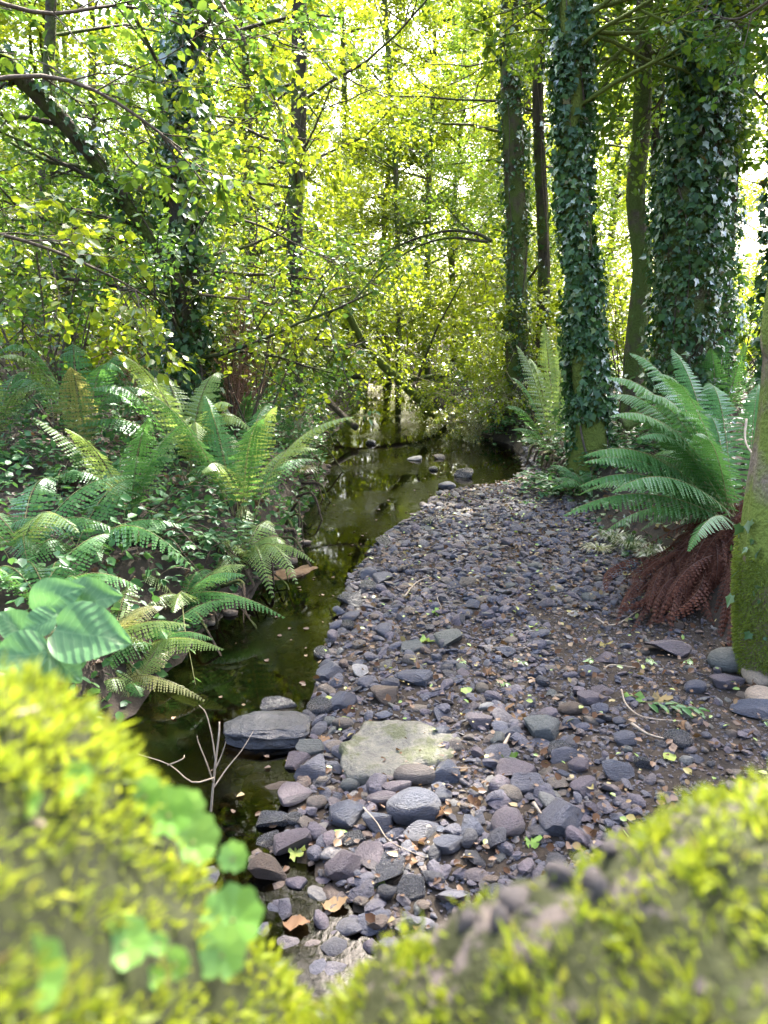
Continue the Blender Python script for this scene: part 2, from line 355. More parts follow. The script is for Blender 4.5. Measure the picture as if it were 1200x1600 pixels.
ys = np.concatenate([np.arange(-3, 26, .25), [27, 29, 32]])
a = Acc(); W0 = np.stack([xL(ys)-.35, ys, np.full_like(ys, WZ)], -1); W1 = np.stack([xR(ys)+.3, ys, np.full_like(ys, WZ)], -1)
n_ = len(ys); a.add(np.vstack([W0, W1]), [np.stack([np.arange(n_-1), np.arange(n_-1)+n_, np.arange(1, n_)+n_, np.arange(1, n_)], -1)])
water = a.build('water', M['water']); tag(water, 'shallow dark stream winding between the banks', kind='structure')

def hit(px, py):                       # where that sight line meets the ground
    d = ray(px, py); t = np.linspace(1.0, 70, 6000)
    P = np.array([0, 0, CAM_Z])[None] + t[:, None]*d[None]
    k = np.argmax(P[:, 2] < np.maximum(height(P[:, 0], P[:, 1]), WZ)); return P[k]
def onground(x, y, dz=0.0): return np.array([x, y, float(height(x, y))+dz])

# ------------------------------------------------------------------ bridge underfoot and its two mossy coping stones
rng = np.random.default_rng(45); random.seed(45)
def arch_wall():
    xs = np.linspace(-4, 4, 65); sp = 1.5; zt = 1.30
    bot = np.where(np.abs(xs+.4) < sp, -.4 + 1.25*np.sqrt(np.clip(1-((xs+.4)/sp)**2, 0, 1)), -.4)
    V = []; 
    for y in (-2.2, .50):
        V += [(x, y, zt - .55*(y < 0)) for x in xs] + [(x, y, b) for x, b in zip(xs, bot)]
    n = len(xs); i = np.arange(n-1); f0 = np.stack([i, i+1, n+i+1, n+i], -1); f1 = f0[:, ::-1]+2*n
    top = np.stack([i+1, i, 2*n+i, 2*n+i+1], -1); und = np.stack([n+i, n+i+1, 3*n+i+1, 3*n+i], -1)
    me = mesh('bridge_wall', V, [f0, f1, top, und], False); me.materials.append(M['coping']); return me
br = empty('stone_bridge'); put('bridge_wall', arch_wall(), br)
tag(br, 'low stone arch bridge under the mossy coping stones', 'bridge')

def coping(name, prof, x0, x1, far_y, near_y, zb, seed):
    """rounded block: prof gives the top height over x; returns surface sampler"""
    nxs, nth = 130, 60
    xs = np.linspace(x0, x1, nxs)
    pr = np.array(sorted(prof)); top = np.interp(xs, pr[:, 0], pr[:, 1])
    th = np.linspace(-.15*np.pi, 1.05*np.pi, nth)
    endr = np.minimum(ss((xs-x0)/.05+.05), ss((x1-xs)/.05+.05))**.5
    yc, ry = (far_y+near_y)/2, (far_y-near_y)/2
    c, s = np.cos(th), np.sin(th)
    cy = np.sign(c)*np.abs(c)**.62; sz = np.sign(s)*np.abs(s)**.7
    V = np.zeros((nxs, nth, 3))
    hz = (top-zb)
    V[..., 0] = xs[:, None]; V[..., 1] = yc + ry*cy[None]*(.75+.25*endr[:, None]); V[..., 2] = zb + hz[:, None]*sz[None]
    lump = .013*fbm(V[..., 0], V[..., 1]*1.3+V[..., 2], 30, seed) + .009*fbm(V[..., 0]+V[..., 2], V[..., 1], 85, seed+2)
    V[..., 2] += lump*(sz[None] > 0)
    V[..., 1] += .6*lump
    return V
def grid_faces(a_, b_):
    i = (np.arange(a_-1)[:, None]*b_ + np.arange(b_-1)[None]).ravel(); return np.stack([i, i+b_, i+b_+1, i+1], -1)

def moss_on(acc, P, N, n, size, tuft=3.0, m=0, clump=90, bare=None):
    """n shoots scattered over surface points P with normals N, gathered in uneven tufts"""
    k = rng.integers(0, len(P), n); p = P[k] + rng.normal(size=(n, 3))*.004; nn = N[k]
    dens = fbm(p[:, 0]*1.0 + p[:, 2]*.5, p[:, 1]+p[:, 2]*.8, clump, 1.7)
    keep = rng.random(n) < np.clip(.75+.75*dens, .3, 1)
    if bare is not None: keep &= rng.random(n) < bare(p)
    p, nn, dens = p[keep], nn[keep], dens[keep]; q = len(p)
    X = nrm(nn*1.0 + rdir(q)*.75 + np.array([0, 0, .35])); sz = size*(.6+.9*rng.random(q))*(1+.7*np.clip(dens, -.6, 1))
    leaves(acc, L_BLADE, p - nn*.002, X, rdir(q), sz, m)

def surf_samples(V, n):
    a_, b_ = V.shape[:2]; du = np.gradient(V, axis=0); dv = np.gradient(V, axis=1); N = np.cross(dv, du)
    area = np.linalg.norm(N, axis=-1); N = nrm(N); N = np.where((N[..., 2:] < -.3), -N, N) if N[a_//2, b_//2, 2] > 0 else -N
    w = area.ravel()/area.sum(); k = rng.choice(a_*b_, n, p=w)
    j = rng.random((n, 2))-.5
    P = V.reshape(-1, 3)[k] + du.reshape(-1, 3)[k]*j[:, :1] + dv.reshape(-1, 3)[k]*j[:, 1:]
    return P, N.reshape(-1, 3)[k]

DY = .50; CY = .41
lp = [(PD(x, y, CY)[0], PD(x, y, CY)[2]-.004) for x, y in ((-200, 960), (0, 1020), (60, 1025), (130, 1072), (180, 1145), (220, 1220), (270, 1305), (320, 1385), (370, 1460), (410, 1515), (450, 1560))]
rp = [(PD(x, y, CY)[0], PD(x, y, CY)[2]-.004) for x, y in ((440, 1570), (470, 1548), (560, 1480), (640, 1450), (700, 1430), (770, 1380), (900, 1322), (1000, 1262), (1060, 1228), (1200, 1180), (1420, 1150))]
def surf_at(V, px, py):
    Q = V.reshape(-1, 3); d = Q-np.array([0, 0, CAM_Z]); dep = d[:, 1]*CP - d[:, 2]*SP; u = 600+FPX*d[:, 0]/dep; v = 800-FPX*(d[:, 1]*SP+d[:, 2]*CP)/dep
    e = np.hypot(u-px, v-py); k = np.where(e < e.min()+14)[0]; return Q[k[np.argmin(dep[k])]]
def parapet(name, prof, label, seed, x0, x1, bare=None, bmat='moss_base', nm=82000, mats=('moss',)):
    root = empty(name, (0, .4, 1.3)); tag(root, label, 'stone', 'mossy coping stones of the bridge')
    V = coping(name, prof, x0, x1, DY+.03, .02, 1.26, seed)
    acc = Acc(); acc.add(V.reshape(-1, 3), [grid_faces(*V.shape[:2])])
    acc.build('block', M[bmat], root, origin=(0, .4, 1.3))
    P, N = surf_samples(V, 20000); N = np.where((N[:, 2:] < 0) & (P[:, 2:] > 1.4), -N, N)
    ma = Acc(); moss_on(ma, P, N, nm, .0085, bare=bare)
    tag(ma.build('moss', [M['moss']], root, smooth=False, origin=(0, .4, 1.3)), kind='stuff')
    return V, root
VL, ROOT_L = parapet('coping_stone', lp, 'coping stone thick with yellow-green moss and round pennywort leaves, left of the notch', 1, -.50, -.034)
def bare_r(p):                         # lichened bare stone along the notch side and the crest of the right-hand stone
    f = fbm(p[:, 0], p[:, 1], 38, 4) ; edge_ = np.exp(-((p[:, 0]-.075)/.075)**2)*ss((p[:, 1]-.345)/.05)
    return np.clip(1 - 1.3*edge_*(f > -.5) - .45*(f > .6), .05, 1)
VR, ROOT_R = parapet('coping_stone', rp, 'coping stone with patchy moss and pale bare lichened stone, right of the notch', 5, -.040, .52, bare_r, 'coping_mossy')

# ------------------------------------------------------------------ stones
rng = np.random.default_rng(46); random.seed(46)
def ico(sub):
    bm = bmesh.new(); bmesh.ops.create_icosphere(bm, subdivisions=sub, radius=1)
    V = np.array([v.co[:] for v in bm.verts]); F = np.array([[v.index for v in f.verts] for f in bm.faces]); bm.free(); return V, F
ICO = {s: ico(s) for s in (1, 2, 3, 4)}
def stone_shape(seed, sub, cuts=7, round_=.5):
    g = np.random.default_rng(seed); V, F = ICO[sub]; V = V.copy()
    V *= np.array([1, .6+.4*g.random(), .45+.4*g.random()])
    for _ in range(cuts):
        n = g.normal(size=3)*np.array([1, 1, .9]); n /= np.linalg.norm(n)
        s = (V@n).max(); d = s*(round_+(1-round_)*.8*g.random())
        V -= n[None]*np.maximum(0, V@n-d)[:, None]*.94
    if sub >= 2: V += V*((.035 if cuts < 6 else .07)*fbm(V[:, 0]+V[:, 2]*.7, V[:, 1]-V[:, 2], 5, seed % 17)[:, None])
    lo, hi = V.min(0), V.max(0); return (V-(lo+hi)/2)/(hi-lo), F
SHAPES = {('angular', 3): [stone_shape(100+i, 3, 9, .42) for i in range(10)], ('round', 3): [stone_shape(200+i, 3, 4, .72) for i in range(8)],
          ('slab', 3): [stone_shape(300+i, 3, 14, .30) for i in range(8)]}
SMALL = [stone_shape(400+i, 2, 6, .45) for i in range(16)]
TINY = [stone_shape(500+i, 1, 3, .4) for i in range(12)]
MESHES = {}
def stone_mesh(kind, i, mat):
    k = (kind, i % len(SHAPES[(kind, 3)]), mat)
    if k not in MESHES:
        V, F = SHAPES[(kind, 3)][k[1]]; me = mesh('stone', V, [F]); me.materials.append(M[mat])
        me.set_sharp_from_angle(angle=R_(28 if kind != 'round' else 60)); MESHES[k] = me
    return MESHES[k]
placed = []                            # (x, y, r) of the stones lying singly
LABELS = {}
def stone(px, py, w, h, kind, mat, label, i=0, yaw=None, sink=.3, group='stones lying singly on the gravel', name='stone', flat=None, z=None):
    p = hit(px, py+h*.25); dist = math.dist(p, (0, 0, CAM_Z)); s = dist/FPX
    th = math.asin((CAM_Z-p[2])/dist)
    W = w*s*1.06; T = flat*W if flat else (.62 if kind == 'angular' else .64 if kind == 'round' else .42)*W
    T = min(T, h*s*.95)
    D = min(max((h*s - T*.55*math.cos(th))/math.sin(th), .45*W), 1.5*W)
    yaw = random.uniform(-.35, .35) if yaw is None else yaw
    gz = max(float(height(p[0], p[1])), p[2] if z is None else z)
    o = put(name, stone_mesh(kind, i, mat), None, (p[0], p[1], gz + T*(.5-sink)), (random.uniform(-.12, .12), random.uniform(-.12, .12), yaw), (W, D, T))
    placed.append((p[0], p[1], W*.46)); tag(o, label, 'stone', group); return o

def slate_block():
    p = hit(418, 1152); s = math.dist(p, (0, 0, CAM_Z))/FPX; V, F = ICO[4]; V = np.sign(V)*np.abs(V)**np.array([.62, .5, .45]); st = np.floor(V[:, 2]*4.0+.6*fbm(V[:, 0], V[:, 1], 2.5, 1))
    V[:, 0] *= 1+.07*np.sin(st*2.3)+.05*np.sin(st*5.1+V[:, 1]*3); V[:, 1] *= 1+.10*np.sin(st*3.1+1)+.05*np.sin(V[:, 0]*6+st); V[:, 1] *= .72+.28*np.clip(V[:, 0]+1, 0, 1)
    V[:, 2] *= 1-.22*np.clip(-V[:, 0]-.3, 0, 1)-.12*np.clip(V[:, 0]-.5, 0, 1); V[:, 2] += .10*fbm(V[:, 0]*1.3, V[:, 1], 4.5, 2)+.04*fbm(V[:, 0], V[:, 1], 13, 5)
    V = V*np.array([62*s, 34*s, .062]); me = mesh('slate_block', V, [F]); me.materials.append(M['darkslate']); me.set_sharp_from_angle(angle=R_(32))
    tag(put('slate_block', me, None, (p[0], p[1], WZ+.035), (.10, .03, .10)), 'long dark slate block jutting from the gravel into the dark pool', 'stone'); placed.append((p[0], p[1], 50*s)); placed.append((p[0]+.1, p[1], 40*s))
slate_block()
HERO = [
 (435,1096,54,24,'slab','wet','small sharp wet slate in the water behind the long slate block'),
 (500,1104,38,30,'round','wet','dark wet stone with a pale green leaf on it, beside the water'),
 (534,1094,44,32,'angular','slate','blue-grey cobble next to the wet stone that carries a pale leaf'),
 (515,1127,24,18,'round','greygreen','small pale grey pebble between long slate block and big flat boulder'),
 (536,1131,32,20,'round','taupe','grey-brown pebble with a leaf on it left of the flat boulder'),
 (487,1166,44,26,'slab','greygreen','grey-green slab leaning just below the long slate block'),
 (464,1186,32,30,'angular','purple','purple wedge of stone at the water edge below the slate block'),
 (491,1196,46,42,'angular','slate','faceted blue-violet cobble left of the big flat boulder'),
 (531,1172,24,30,'angular','slate','narrow blue stone upright against the flat boulder'),
 (521,1201,28,20,'angular','slate','small blue-grey angular stone touching the flat boulder lower left'),
 (460,1240,46,42,'slab','purple','jagged purple slate half in the water'),
 (495,1252,28,27,'round','taupe','round brown-grey pebble beside the jagged purple slate'),
 (430,1281,52,28,'slab','wet','dark flat stone lying in the shallow water edge'),
 (460,1281,28,22,'round','wet','small black-blue stone leaning on the dark flat stone'),
 (544,1272,52,44,'angular','slate','large blue-grey cobble below the flat boulder, left of the smooth bean stone'),
 (590,1283,44,34,'angular','slate','triangular blue-grey stone between two large cobbles'),
 (600,1250,50,28,'round','purple','oval purple cobble with a white speck'),
 (526,1244,17,26,'slab','slate','narrow upright blue sliver above the large blue-grey cobble'),
 (547,1227,28,20,'round','greygreen','small dull grey stone below the flat boulder'),
 (417,1309,36,25,'slab','wet','wet grey stone in the ripples, left of a long purple one'),
 (461,1315,60,33,'slab','purple','long purple-blue flat stone rimmed by shallow water'),
 (552,1308,36,22,'slab','wet','dark slab under the thin pale straw'),
 (514,1319,19,27,'angular','slate','small blue stone with a pale curled leaf beside it'),
 (649,1212,62,36,'round','taupe','smooth taupe oval cobble at the flat boulder lower right'),
 (646,1259,76,60,'round','slate','largest smooth grey-blue bean shaped cobble'),
 (618,1232,42,32,'angular','purple','purple stone wedged under the taupe oval cobble'),
 (692,1243,26,22,'round','slate','blue-violet pebble right of the smooth bean cobble'),
 (696,1203,42,38,'angular','slate','angular blue stone on the right end of the flat boulder'),
 (806,1205,58,40,'slab','purple','broad purple slab with a bright green leaf beside it'),
 (826,1221,52,34,'slab','slate','blue slate plate leaning on the broad purple slab'),
 (796,1242,34,30,'round','taupe','rounded taupe stone under the blue slate plate'),
 (794,1282,46,52,'round','purple','egg shaped purple cobble nearest the right mossy coping'),
 (876,1272,62,58,'angular','slate','large blue-grey stone partly hidden by the right mossy coping'),
 (660,1301,54,25,'slab','slate','flat blue slab just below the smooth bean cobble'),
 (706,1321,48,27,'slab','slate','dark blue slate below the curled brown leaf'),
 (747,1126,38,29,'angular','purple','five sided violet stone by itself right of the flat boulder'),
 (849,1138,54,40,'angular','greygreen','grey-green angular cobble on the mid gravel'),
 (803,1146,30,25,'angular','slate','blue stone left of the grey-green angular cobble'),
 (760,1105,24,12,'round','pale','small pale pebble above the five sided violet stone'),
 (872,1174,42,29,'angular','wet','dark blue stone below the grey-green angular cobble'),
 (716,1163,30,19,'slab','taupe','thin tan slab right of the flat boulder'),
 (747,1175,24,19,'angular','purple','small purple-grey stone below the five sided one'),
 (778,1152,28,26,'angular','greygreen','dull olive stone left of the blue one'),
 (692,1115,26,26,'angular','slate','blue angular stone above the flat boulder right corner'),
 (692,1143,26,20,'angular','slate','grey-blue stone touching the flat boulder right side'),
 (600,1081,40,36,'angular','brownrock','square tan-brown stone above the flat boulder'),
 (1043,1014,64,28,'slab','purple','broad purple-grey slab below the dead brown fern'),
 (1146,1034,66,40,'round','greygreen','dark green-grey rounded boulder at the foot of the mossy trunk'),
 (1184,1056,42,42,'round','tan','tan rounded stone against the mossy trunk foot'),
 (1198,1094,46,40,'round','tan','lower tan stone cut by the right picture edge'),
 (1139,1069,46,22,'slab','purple','purple slab below the green-grey boulder'),
 (1173,1109,52,29,'slab','slate','blue-black slab at the right edge of the gravel'),
 (1058,1154,38,29,'round','wet','single black wet stone on the fine gravel'),
 (965,1208,44,27,'angular','slate','blue stone close above the right mossy coping'),
 (908,1195,35,25,'angular','purple','brown-violet stone left of the blue one above the coping'),
 (908,1228,38,34,'angular','purple','purple wedge stone nearest the crest of the right coping'),
 (883,1177,52,25,'slab','slate','long dark blue slab on the mid gravel'),
 (893,1108,38,21,'round','brownrock','reddish brown oval stone on the gravel'),
 (925,1093,42,22,'slab','purple','grey-violet slab above the reddish brown oval stone'),
 (891,1130,30,20,'angular','slate','grey stone just below the reddish brown oval stone'),
 (976,1154,34,24,'angular','slate','blue-grey stone near the fallen curved twig'),
 (1004,1191,27,19,'angular','wet','small black stone beside a yellow-green fallen leaf'),
 (1085,1074,30,20,'round','slate','grey oval stone below the broad purple-grey slab'),
 (945,1028,34,20,'slab','purple','dark violet slab left of the broad purple-grey slab'),
 (920,1048,36,17,'slab','slate','flat grey slab beside small green weeds'),
 (545,936,36,28,'angular','wet','black wet stone at the water edge by the green reflection'),
 (576,916,30,24,'round','wet','dark rounded stone at the water edge, upper of the pair'),
 (573,895,28,20,'angular','slate','pale topped stone where the gravel meets the riffle'),
 (601,903,32,17,'slab','slate','grey slab next to the pale topped stone'),
 (541,977,26,17,'round','wet','small black stone at the water edge below the bigger black one'),
 (600,984,27,23,'round','slate','round blue-grey cobble near the pool edge'),
 (504,1017,26,24,'round','wet','black round stone farthest out in the pool edge'),
 (515,1047,38,34,'angular','slate','blue-grey block stone behind the wet leaf stone'),
 (563,1047,25,21,'angular','pale','pale grey-green pebble among blue stones'),
 (576,1065,31,27,'angular','slate','deep blue stone above the square tan-brown one'),
 (645,1057,56,29,'slab','slate','wide blue-grey slab on the upper gravel'),
 (705,996,44,27,'slab','greygreen','grey-green flat stone, right of a pale leaf, mid gravel'),
 (645,1009,37,21,'slab','greygreen','grey slab left of the grey-green flat stone'),
 (787,1016,35,21,'slab','slate','blue-grey slab on the middle of the gravel bar'),
 (733,943,33,17,'slab','slate','thin grey slab near the pale forked stick'),
 (735,908,35,15,'slab','taupe','long pale grey stone beyond the forked stick'),
 (418,1350,52,46,'angular','brownrock','rough brown rock in the shallow riffle'),
 (538,1348,54,44,'angular','purple','broad violet-grey stone beside the riffle'),
 (577,1330,40,56,'slab','purple','streaked purple slab tilted towards the riffle'),
 (610,1350,46,58,'slab','wet','dark blue slab with a pale straw across it'),
 (645,1380,40,42,'slab','wet','dark elongated stone close to the right coping'),
 (579,691,15,10,'round','wet','small black stone alone in the far water'),
 (728,738,28,18,'angular','wet','dark stone with a bright rim in the sunlit far shallows'),
 (698,758,26,15,'round','slate','stone in the far shallows nearest the gravel tip'),
 (677,731,14,12,'round','wet','small dark stone in the sunlit far riffle'),
 (687,713,18,10,'angular','taupe','pale stone behind the sunlit far riffle'),
 (648,716,22,9,'slab','pale','pale flat stone breaking the far riffle'),
 (670,815,26,18,'angular','wet','dark stone at the gravel tip in the water'),
 (600,847,24,15,'angular','wet','black stone at the water line beside the green riffle'),
]
for k, (px, py, w, h, kd, mt, lb) in enumerate(HERO):
    stone(px, py, w, h, kd, mt, lb, i=k, sink=.24, z=WZ-.01)
# the big pale boulder: low, wide, dished
def boulder():
    p = hit(620, 1178); s = math.dist(p, (0, 0, CAM_Z))/FPX
    V, F = ICO[4]; V = V.copy(); 
    V *= np.array([1, 1, 1]); rad = np.hypot(V[:, 0], V[:, 1]); ang = np.arctan2(V[:, 1], V[:, 0])
    rr = 1 + .10*np.sin(2*ang+.6) + .08*np.sin(3*ang+2) + .05*np.sin(7*ang) + .035*np.sin(13*ang+1)
    V[:, 0] *= rr; V[:, 1] *= rr
    V[:, 2] = np.sign(V[:, 2])*np.abs(V[:, 2])**.55
    top = V[:, 2] > .2
    dish = .55*np.exp(-(((V[:, 0]-.05)/.42)**2+((V[:, 1]+.05)/.55)**2)) + .34*fbm(V[:, 0], V[:, 1], 5, 3) + .16*fbm(V[:, 0], V[:, 1], 17, 1) + .10*np.abs(fbm(V[:, 0], V[:, 1], 9, 6))
    V[:, 2] -= dish*top
    V *= np.array([86*s, 80*s, .06]); me = mesh('boulder', V, [F]); me.materials.append(M['boulder'])
    o = put('boulder', me, None, (p[0], p[1], float(height(p[0], p[1]))+.012), (.05, 0, .15))
    tag(o, 'large flat pale olive boulder with a mossy hollow in the gravel', 'boulder'); placed.append((p[0], p[1], 70*s))
boulder()
for px, py, w, h, mt, lb in ((432, 1219, 72, 38, 'brownrock', 'brown stone drowned in the pool below the long slate block'),
                             (400, 1250, 66, 34, 'brownrock', 'dim brown stone under water farthest from the gravel'),
                             (392, 1057, 34, 14, 'wet', 'thin dark stone barely breaking the pool surface')):
    stone(px, py, w, h, 'round', mt, lb, i=3, z=-.5, sink=.45 if mt == 'brownrock' else .2, group='stones in the pool')

# further single stones, the next largest ones on the bar
def free(x, y, r, k=.8):
    return all((x-a)**2+(y-b)**2 > (k*(r+c))**2 for a, b, c in placed)
zones = lambda x, y: ('near the water' if x - xR(y) < .45 else 'near the right bank' if xB(y)-x < .7 else 'out on the gravel')
rows = lambda y: ('by the bridge' if y < 4.2 else 'level with the dead fern' if y < 6 else 'level with the big fern' if y < 8.6 else 'at the far tip')
names_m = {'slate': 'blue-grey', 'purple': 'violet-grey', 'taupe': 'grey-brown', 'greygreen': 'grey-green', 'wet': 'black wet', 'pale': 'pale'}
cnt = 0; tries = 0
while cnt < 195 and tries < 9000:
    tries += 1
    y = random.uniform(2.7, 11.0)**1.0; x = random.uniform(float(xR(y))-.05, float(xB(y))+.0)
    if x > .62*y*.86 + .3: continue
    r = random.choice((.035, .04, .045, .05, .055, .065, .075)) * (1.15 if y > 5 else .85) * (.75 if (xB(y)-x < .9 and y < 6) else 1)
    if not free(x, y, r): continue
    kd = random.choice(('slab', 'slab', 'angular', 'round')); mt = random.choice(('slate', 'slate', 'purple', 'purple', 'taupe', 'greygreen', 'wet' if x-xR(y) < .5 else 'slate', 'pale' if random.random() < .3 else 'purple'))
    T = 2*r*(.3 if kd == 'slab' else .5); gz = float(height(x, y))
    o = put('stone', stone_mesh(kd, random.randrange(20), mt), None, (x, y, gz+T*.22), (random.uniform(-.2, .2), random.uniform(-.2, .2), random.uniform(0, 6.28)), (2*r, 2*r*random.uniform(.6, .95), T))
    sz = 'small' if r < .042 else 'medium' if r < .058 else 'sizeable'
    lb = f"{sz} {names_m[mt]} {dict(slab='flat', angular='angular', round='rounded')[kd]} stone {zones(x, y)}, {rows(y)}"
    tag(o, lb, 'stone', 'stones lying singly on the gravel'); placed.append((x, y, r)); cnt += 1

def tell_apart(objs):                  # look-alikes are told apart by how near they lie
    by = {}
    for o in objs: by.setdefault(o['label'], []).append(o)
    nth = ('nearest', 'second nearest', 'third nearest', 'fourth nearest', 'fifth nearest', 'sixth nearest', 'seventh nearest', 'eighth nearest')
    for lb, q in by.items():
        if len(q) > 1:
            for k, o in enumerate(sorted(q, key=lambda o: o.location.y)):
                if k < 8: o['label'] = nth[k] + ' ' + lb
tell_apart([o for o in COL.objects if o.name.split('.')[0] == 'stone'])
rng = np.random.default_rng(97); random.seed(97)
# the mass of smaller stones
def scatter_stones():
    acc = Acc()
    def batch(n, ylo, yhi, rlo, rhi, shapes, sink, edge_pad=.15, bias=1.0):
        y = ylo + (yhi-ylo)*rng.random(n)**bias; lo = xR(y)-edge_pad; hi = xB(y)+.12; x = lo+(hi-lo)*rng.random(n)
        ok = x < .56*y+.45
        for a_, b_, c_ in placed: ok &= (x-a_)**2+(y-b_)**2 > (c_*.95)**2
        x, y = x[ok], y[ok]; q = len(x)
        r = rlo + (rhi-rlo)*rng.random(q)**2.2
        r = np.where((xB(y)-x < 1.0) & (y < 5.2), r*.62, r)
        z = height(x, y); kind = rng.integers(0, len(shapes), q)
        yaw = rng.random(q)*6.283; tx, ty = rng.normal(size=q)*.22, rng.normal(size=q)*.22
        sy = .55+.4*rng.random(q); sz = .22+.45*rng.random(q)
        for k, (V, F) in enumerate(shapes):
            I = np.where(kind == k)[0]; n_ = len(I)
            if not n_: continue
            W = V[None]*np.stack([2*r[I], 2*r[I]*sy[I], 2*r[I]*sz[I]], -1)[:, None]
            c, s = np.cos(yaw[I])[:, None], np.sin(yaw[I])[:, None]
            X = W[..., 0]*c - W[..., 1]*s; Y = W[..., 0]*s + W[..., 1]*c; Z = W[..., 2] + X*tx[I][:, None] + Y*ty[I][:, None]
            P = np.stack([X+x[I][:, None], Y+y[I][:, None], Z+z[I][:, None]+(r*sz*sink)[I][:, None]], -1)
            acc.add(P.reshape(-1, 3), [(F[None]+(np.arange(n_)*len(V))[:, None, None]).reshape(-1, 3)])
    batch(2400, 2.1, 6.0, .014, .06, SMALL, .6, .25, 1.1)
    batch(520, 2.0, 3.2, .02, .06, SMALL, 1.0, .7)
    batch(4500, 2.6, 5.6, .006, .016, TINY, .5, -.8)
    batch(900, 5.0, 9.0, .028, .065, SMALL, .6)
    batch(2300, 6.0, 13.0, .024, .06, TINY, .6)
    batch(12500, 2.1, 6.5, .007, .024, TINY, .5, .2, 1.05)
    batch(5500, 5.5, 13.0, .012, .03, TINY, .6)
    return acc
gv = scatter_stones().build('gravel', M['gravel']); gv.data.set_sharp_from_angle(angle=R_(38))
tag(gv, 'loose bed of small grey, violet and brown slaty stones', 'gravel', kind='stuff')
# pebbles under the water and along the left shore
def bed_stones():
    acc = Acc(); n = 700; y = 2.3+17*rng.random(n)**1.4; x = lerp(xL(y)-.1, xR(y), rng.random(n)); r = .015+.06*rng.random(n)**2.5; k = rng.integers(0, 16, n); z = height(x, y)
    for i in range(n):
        V, F = TINY[k[i] % 12]; c, s = math.cos(i), math.sin(i); W = V*np.array([2*r[i], 1.5*r[i], .9*r[i]]); acc.add(np.stack([W[:, 0]*c-W[:, 1]*s+x[i], W[:, 0]*s+W[:, 1]*c+y[i], W[:, 2]+z[i]+.2*r[i]], -1), [F])
    return acc
tag(bed_stones().build('bed_gravel', M['brownrock']), 'brown pebbles lying on the stream bed under water', 'gravel', kind='stuff')

# ------------------------------------------------------------------ trees
rng = np.random.default_rng(47); random.seed(47)
def grow(p, d, L, r, depth, limbs, twigs, nch=(5, 4), up=.05, spread=(.6, 1.1), wob=.28, flat=0.0):
    k = 6; P = [np.array(p, float)]; d = nrm(d); step = L/(k-1)
    for i in range(k-1):
        d = nrm(d + rng.normal(size=3)*wob*.5 + np.array([0, 0, up])); P.append(P[-1]+d*step)
    P = np.array(P); limbs.append((P, np.linspace(r, r*.35, k)))
    if depth == 0: twigs.append(P); return
    n = nch[-depth] if depth <= len(nch) else nch[0]
    for i in range(n):
        t = .22+.78*(i+rng.random())/n; q = min(int(t*(k-1)), k-2); b = lerp(P[q], P[q+1], t*(k-1)-q)
        T = nrm(P[q+1]-P[q]); per = nrm(np.cross(T, rdir(1)[0])); 
        if flat: per = nrm(per*np.array([1, 1, 1-flat]))
        a_ = rng.uniform(*spread); cd = T*math.cos(a_)+per*math.sin(a_)
        grow(b, cd, L*rng.uniform(.38, .6)*(1.1-.4*t), r*.45, depth-1, limbs, twigs, nch, up, spread, wob, flat)
    twigs.append(P[k//2:])

def twig_leaves(acc, twigs, per, size, tpl, m=0, droop=.25, loose=.03, flat=.6, parts=None):
    if not twigs: return
    if parts: left = parts[2]
    for P in twigs:
        n = per; t = rng.random(n)*(len(P)-1.001); i = t.astype(int); u = (t-i)[:, None]
        pos = P[i]*(1-u)+P[i+1]*u; T = nrm(P[i+1]-P[i])
        lat = nrm(np.cross(T, np.array([0, 0, 1.0])[None]+rng.normal(size=(n, 3))*.3)); sgn = np.where(rng.random(n) < .5, -1, 1)[:, None]
        X = nrm(T*.55 + lat*sgn + rng.normal(size=(n, 3))*.35 - np.array([0, 0, droop]))
        N = nrm(np.array([0, 0, flat])[None] + rng.normal(size=(n, 3))*.45)
        pos = pos + X*size*.15 + rng.normal(size=(n, 3))*loose; sz = size*(.55+.7*rng.random(n))
        if parts and left > 0:                         # leaves one can pick out singly
            root, me, _ = parts; Y_ = nrm(np.cross(N, X)); Z_ = np.cross(X, Y_); q = min(n, left); left -= q; base = np.array(root.location)
            for i in range(q): put('leaf', me, root, tuple(pos[i]-base), Matrix(np.stack([X[i], Y_[i], Z_[i]], 1).tolist()).to_euler(), (sz[i],)*3)
            pos, X, N, sz = pos[q:], X[q:], N[q:], sz[q:]
        leaves(acc, tpl, pos, X, N, sz, m)

def limb_tubes(acc, limbs, rmin=.003, m=0):
    for P, R in limbs:
        if R[0] < rmin: continue
        V, F = tube(P, R, 7 if R[0] > .03 else 4 if R[0] > .01 else 3, cap=False); acc.add(V, F, m)

def trunk_mesh(path, r0, r1, n=22, rings=70, flare=.6, bumpy=.03, seed=0):
    P = cr(path, rings); t = np.linspace(0, 1, rings); s = np.cumsum(np.r_[0, np.linalg.norm(np.diff(P, axis=0), axis=1)])
    R = lerp(r0, r1, t) * (1 + flare*np.exp(-s/(r0*2.2)))
    P = P + np.stack([fbm(s, s*0, 1.6, seed), fbm(s, s*0+3, 1.6, seed+4), s*0], -1)*r0*.22*ss(s/1.5)[:, None]
    return P, R, tube(P, R, n, bumpy, seed)

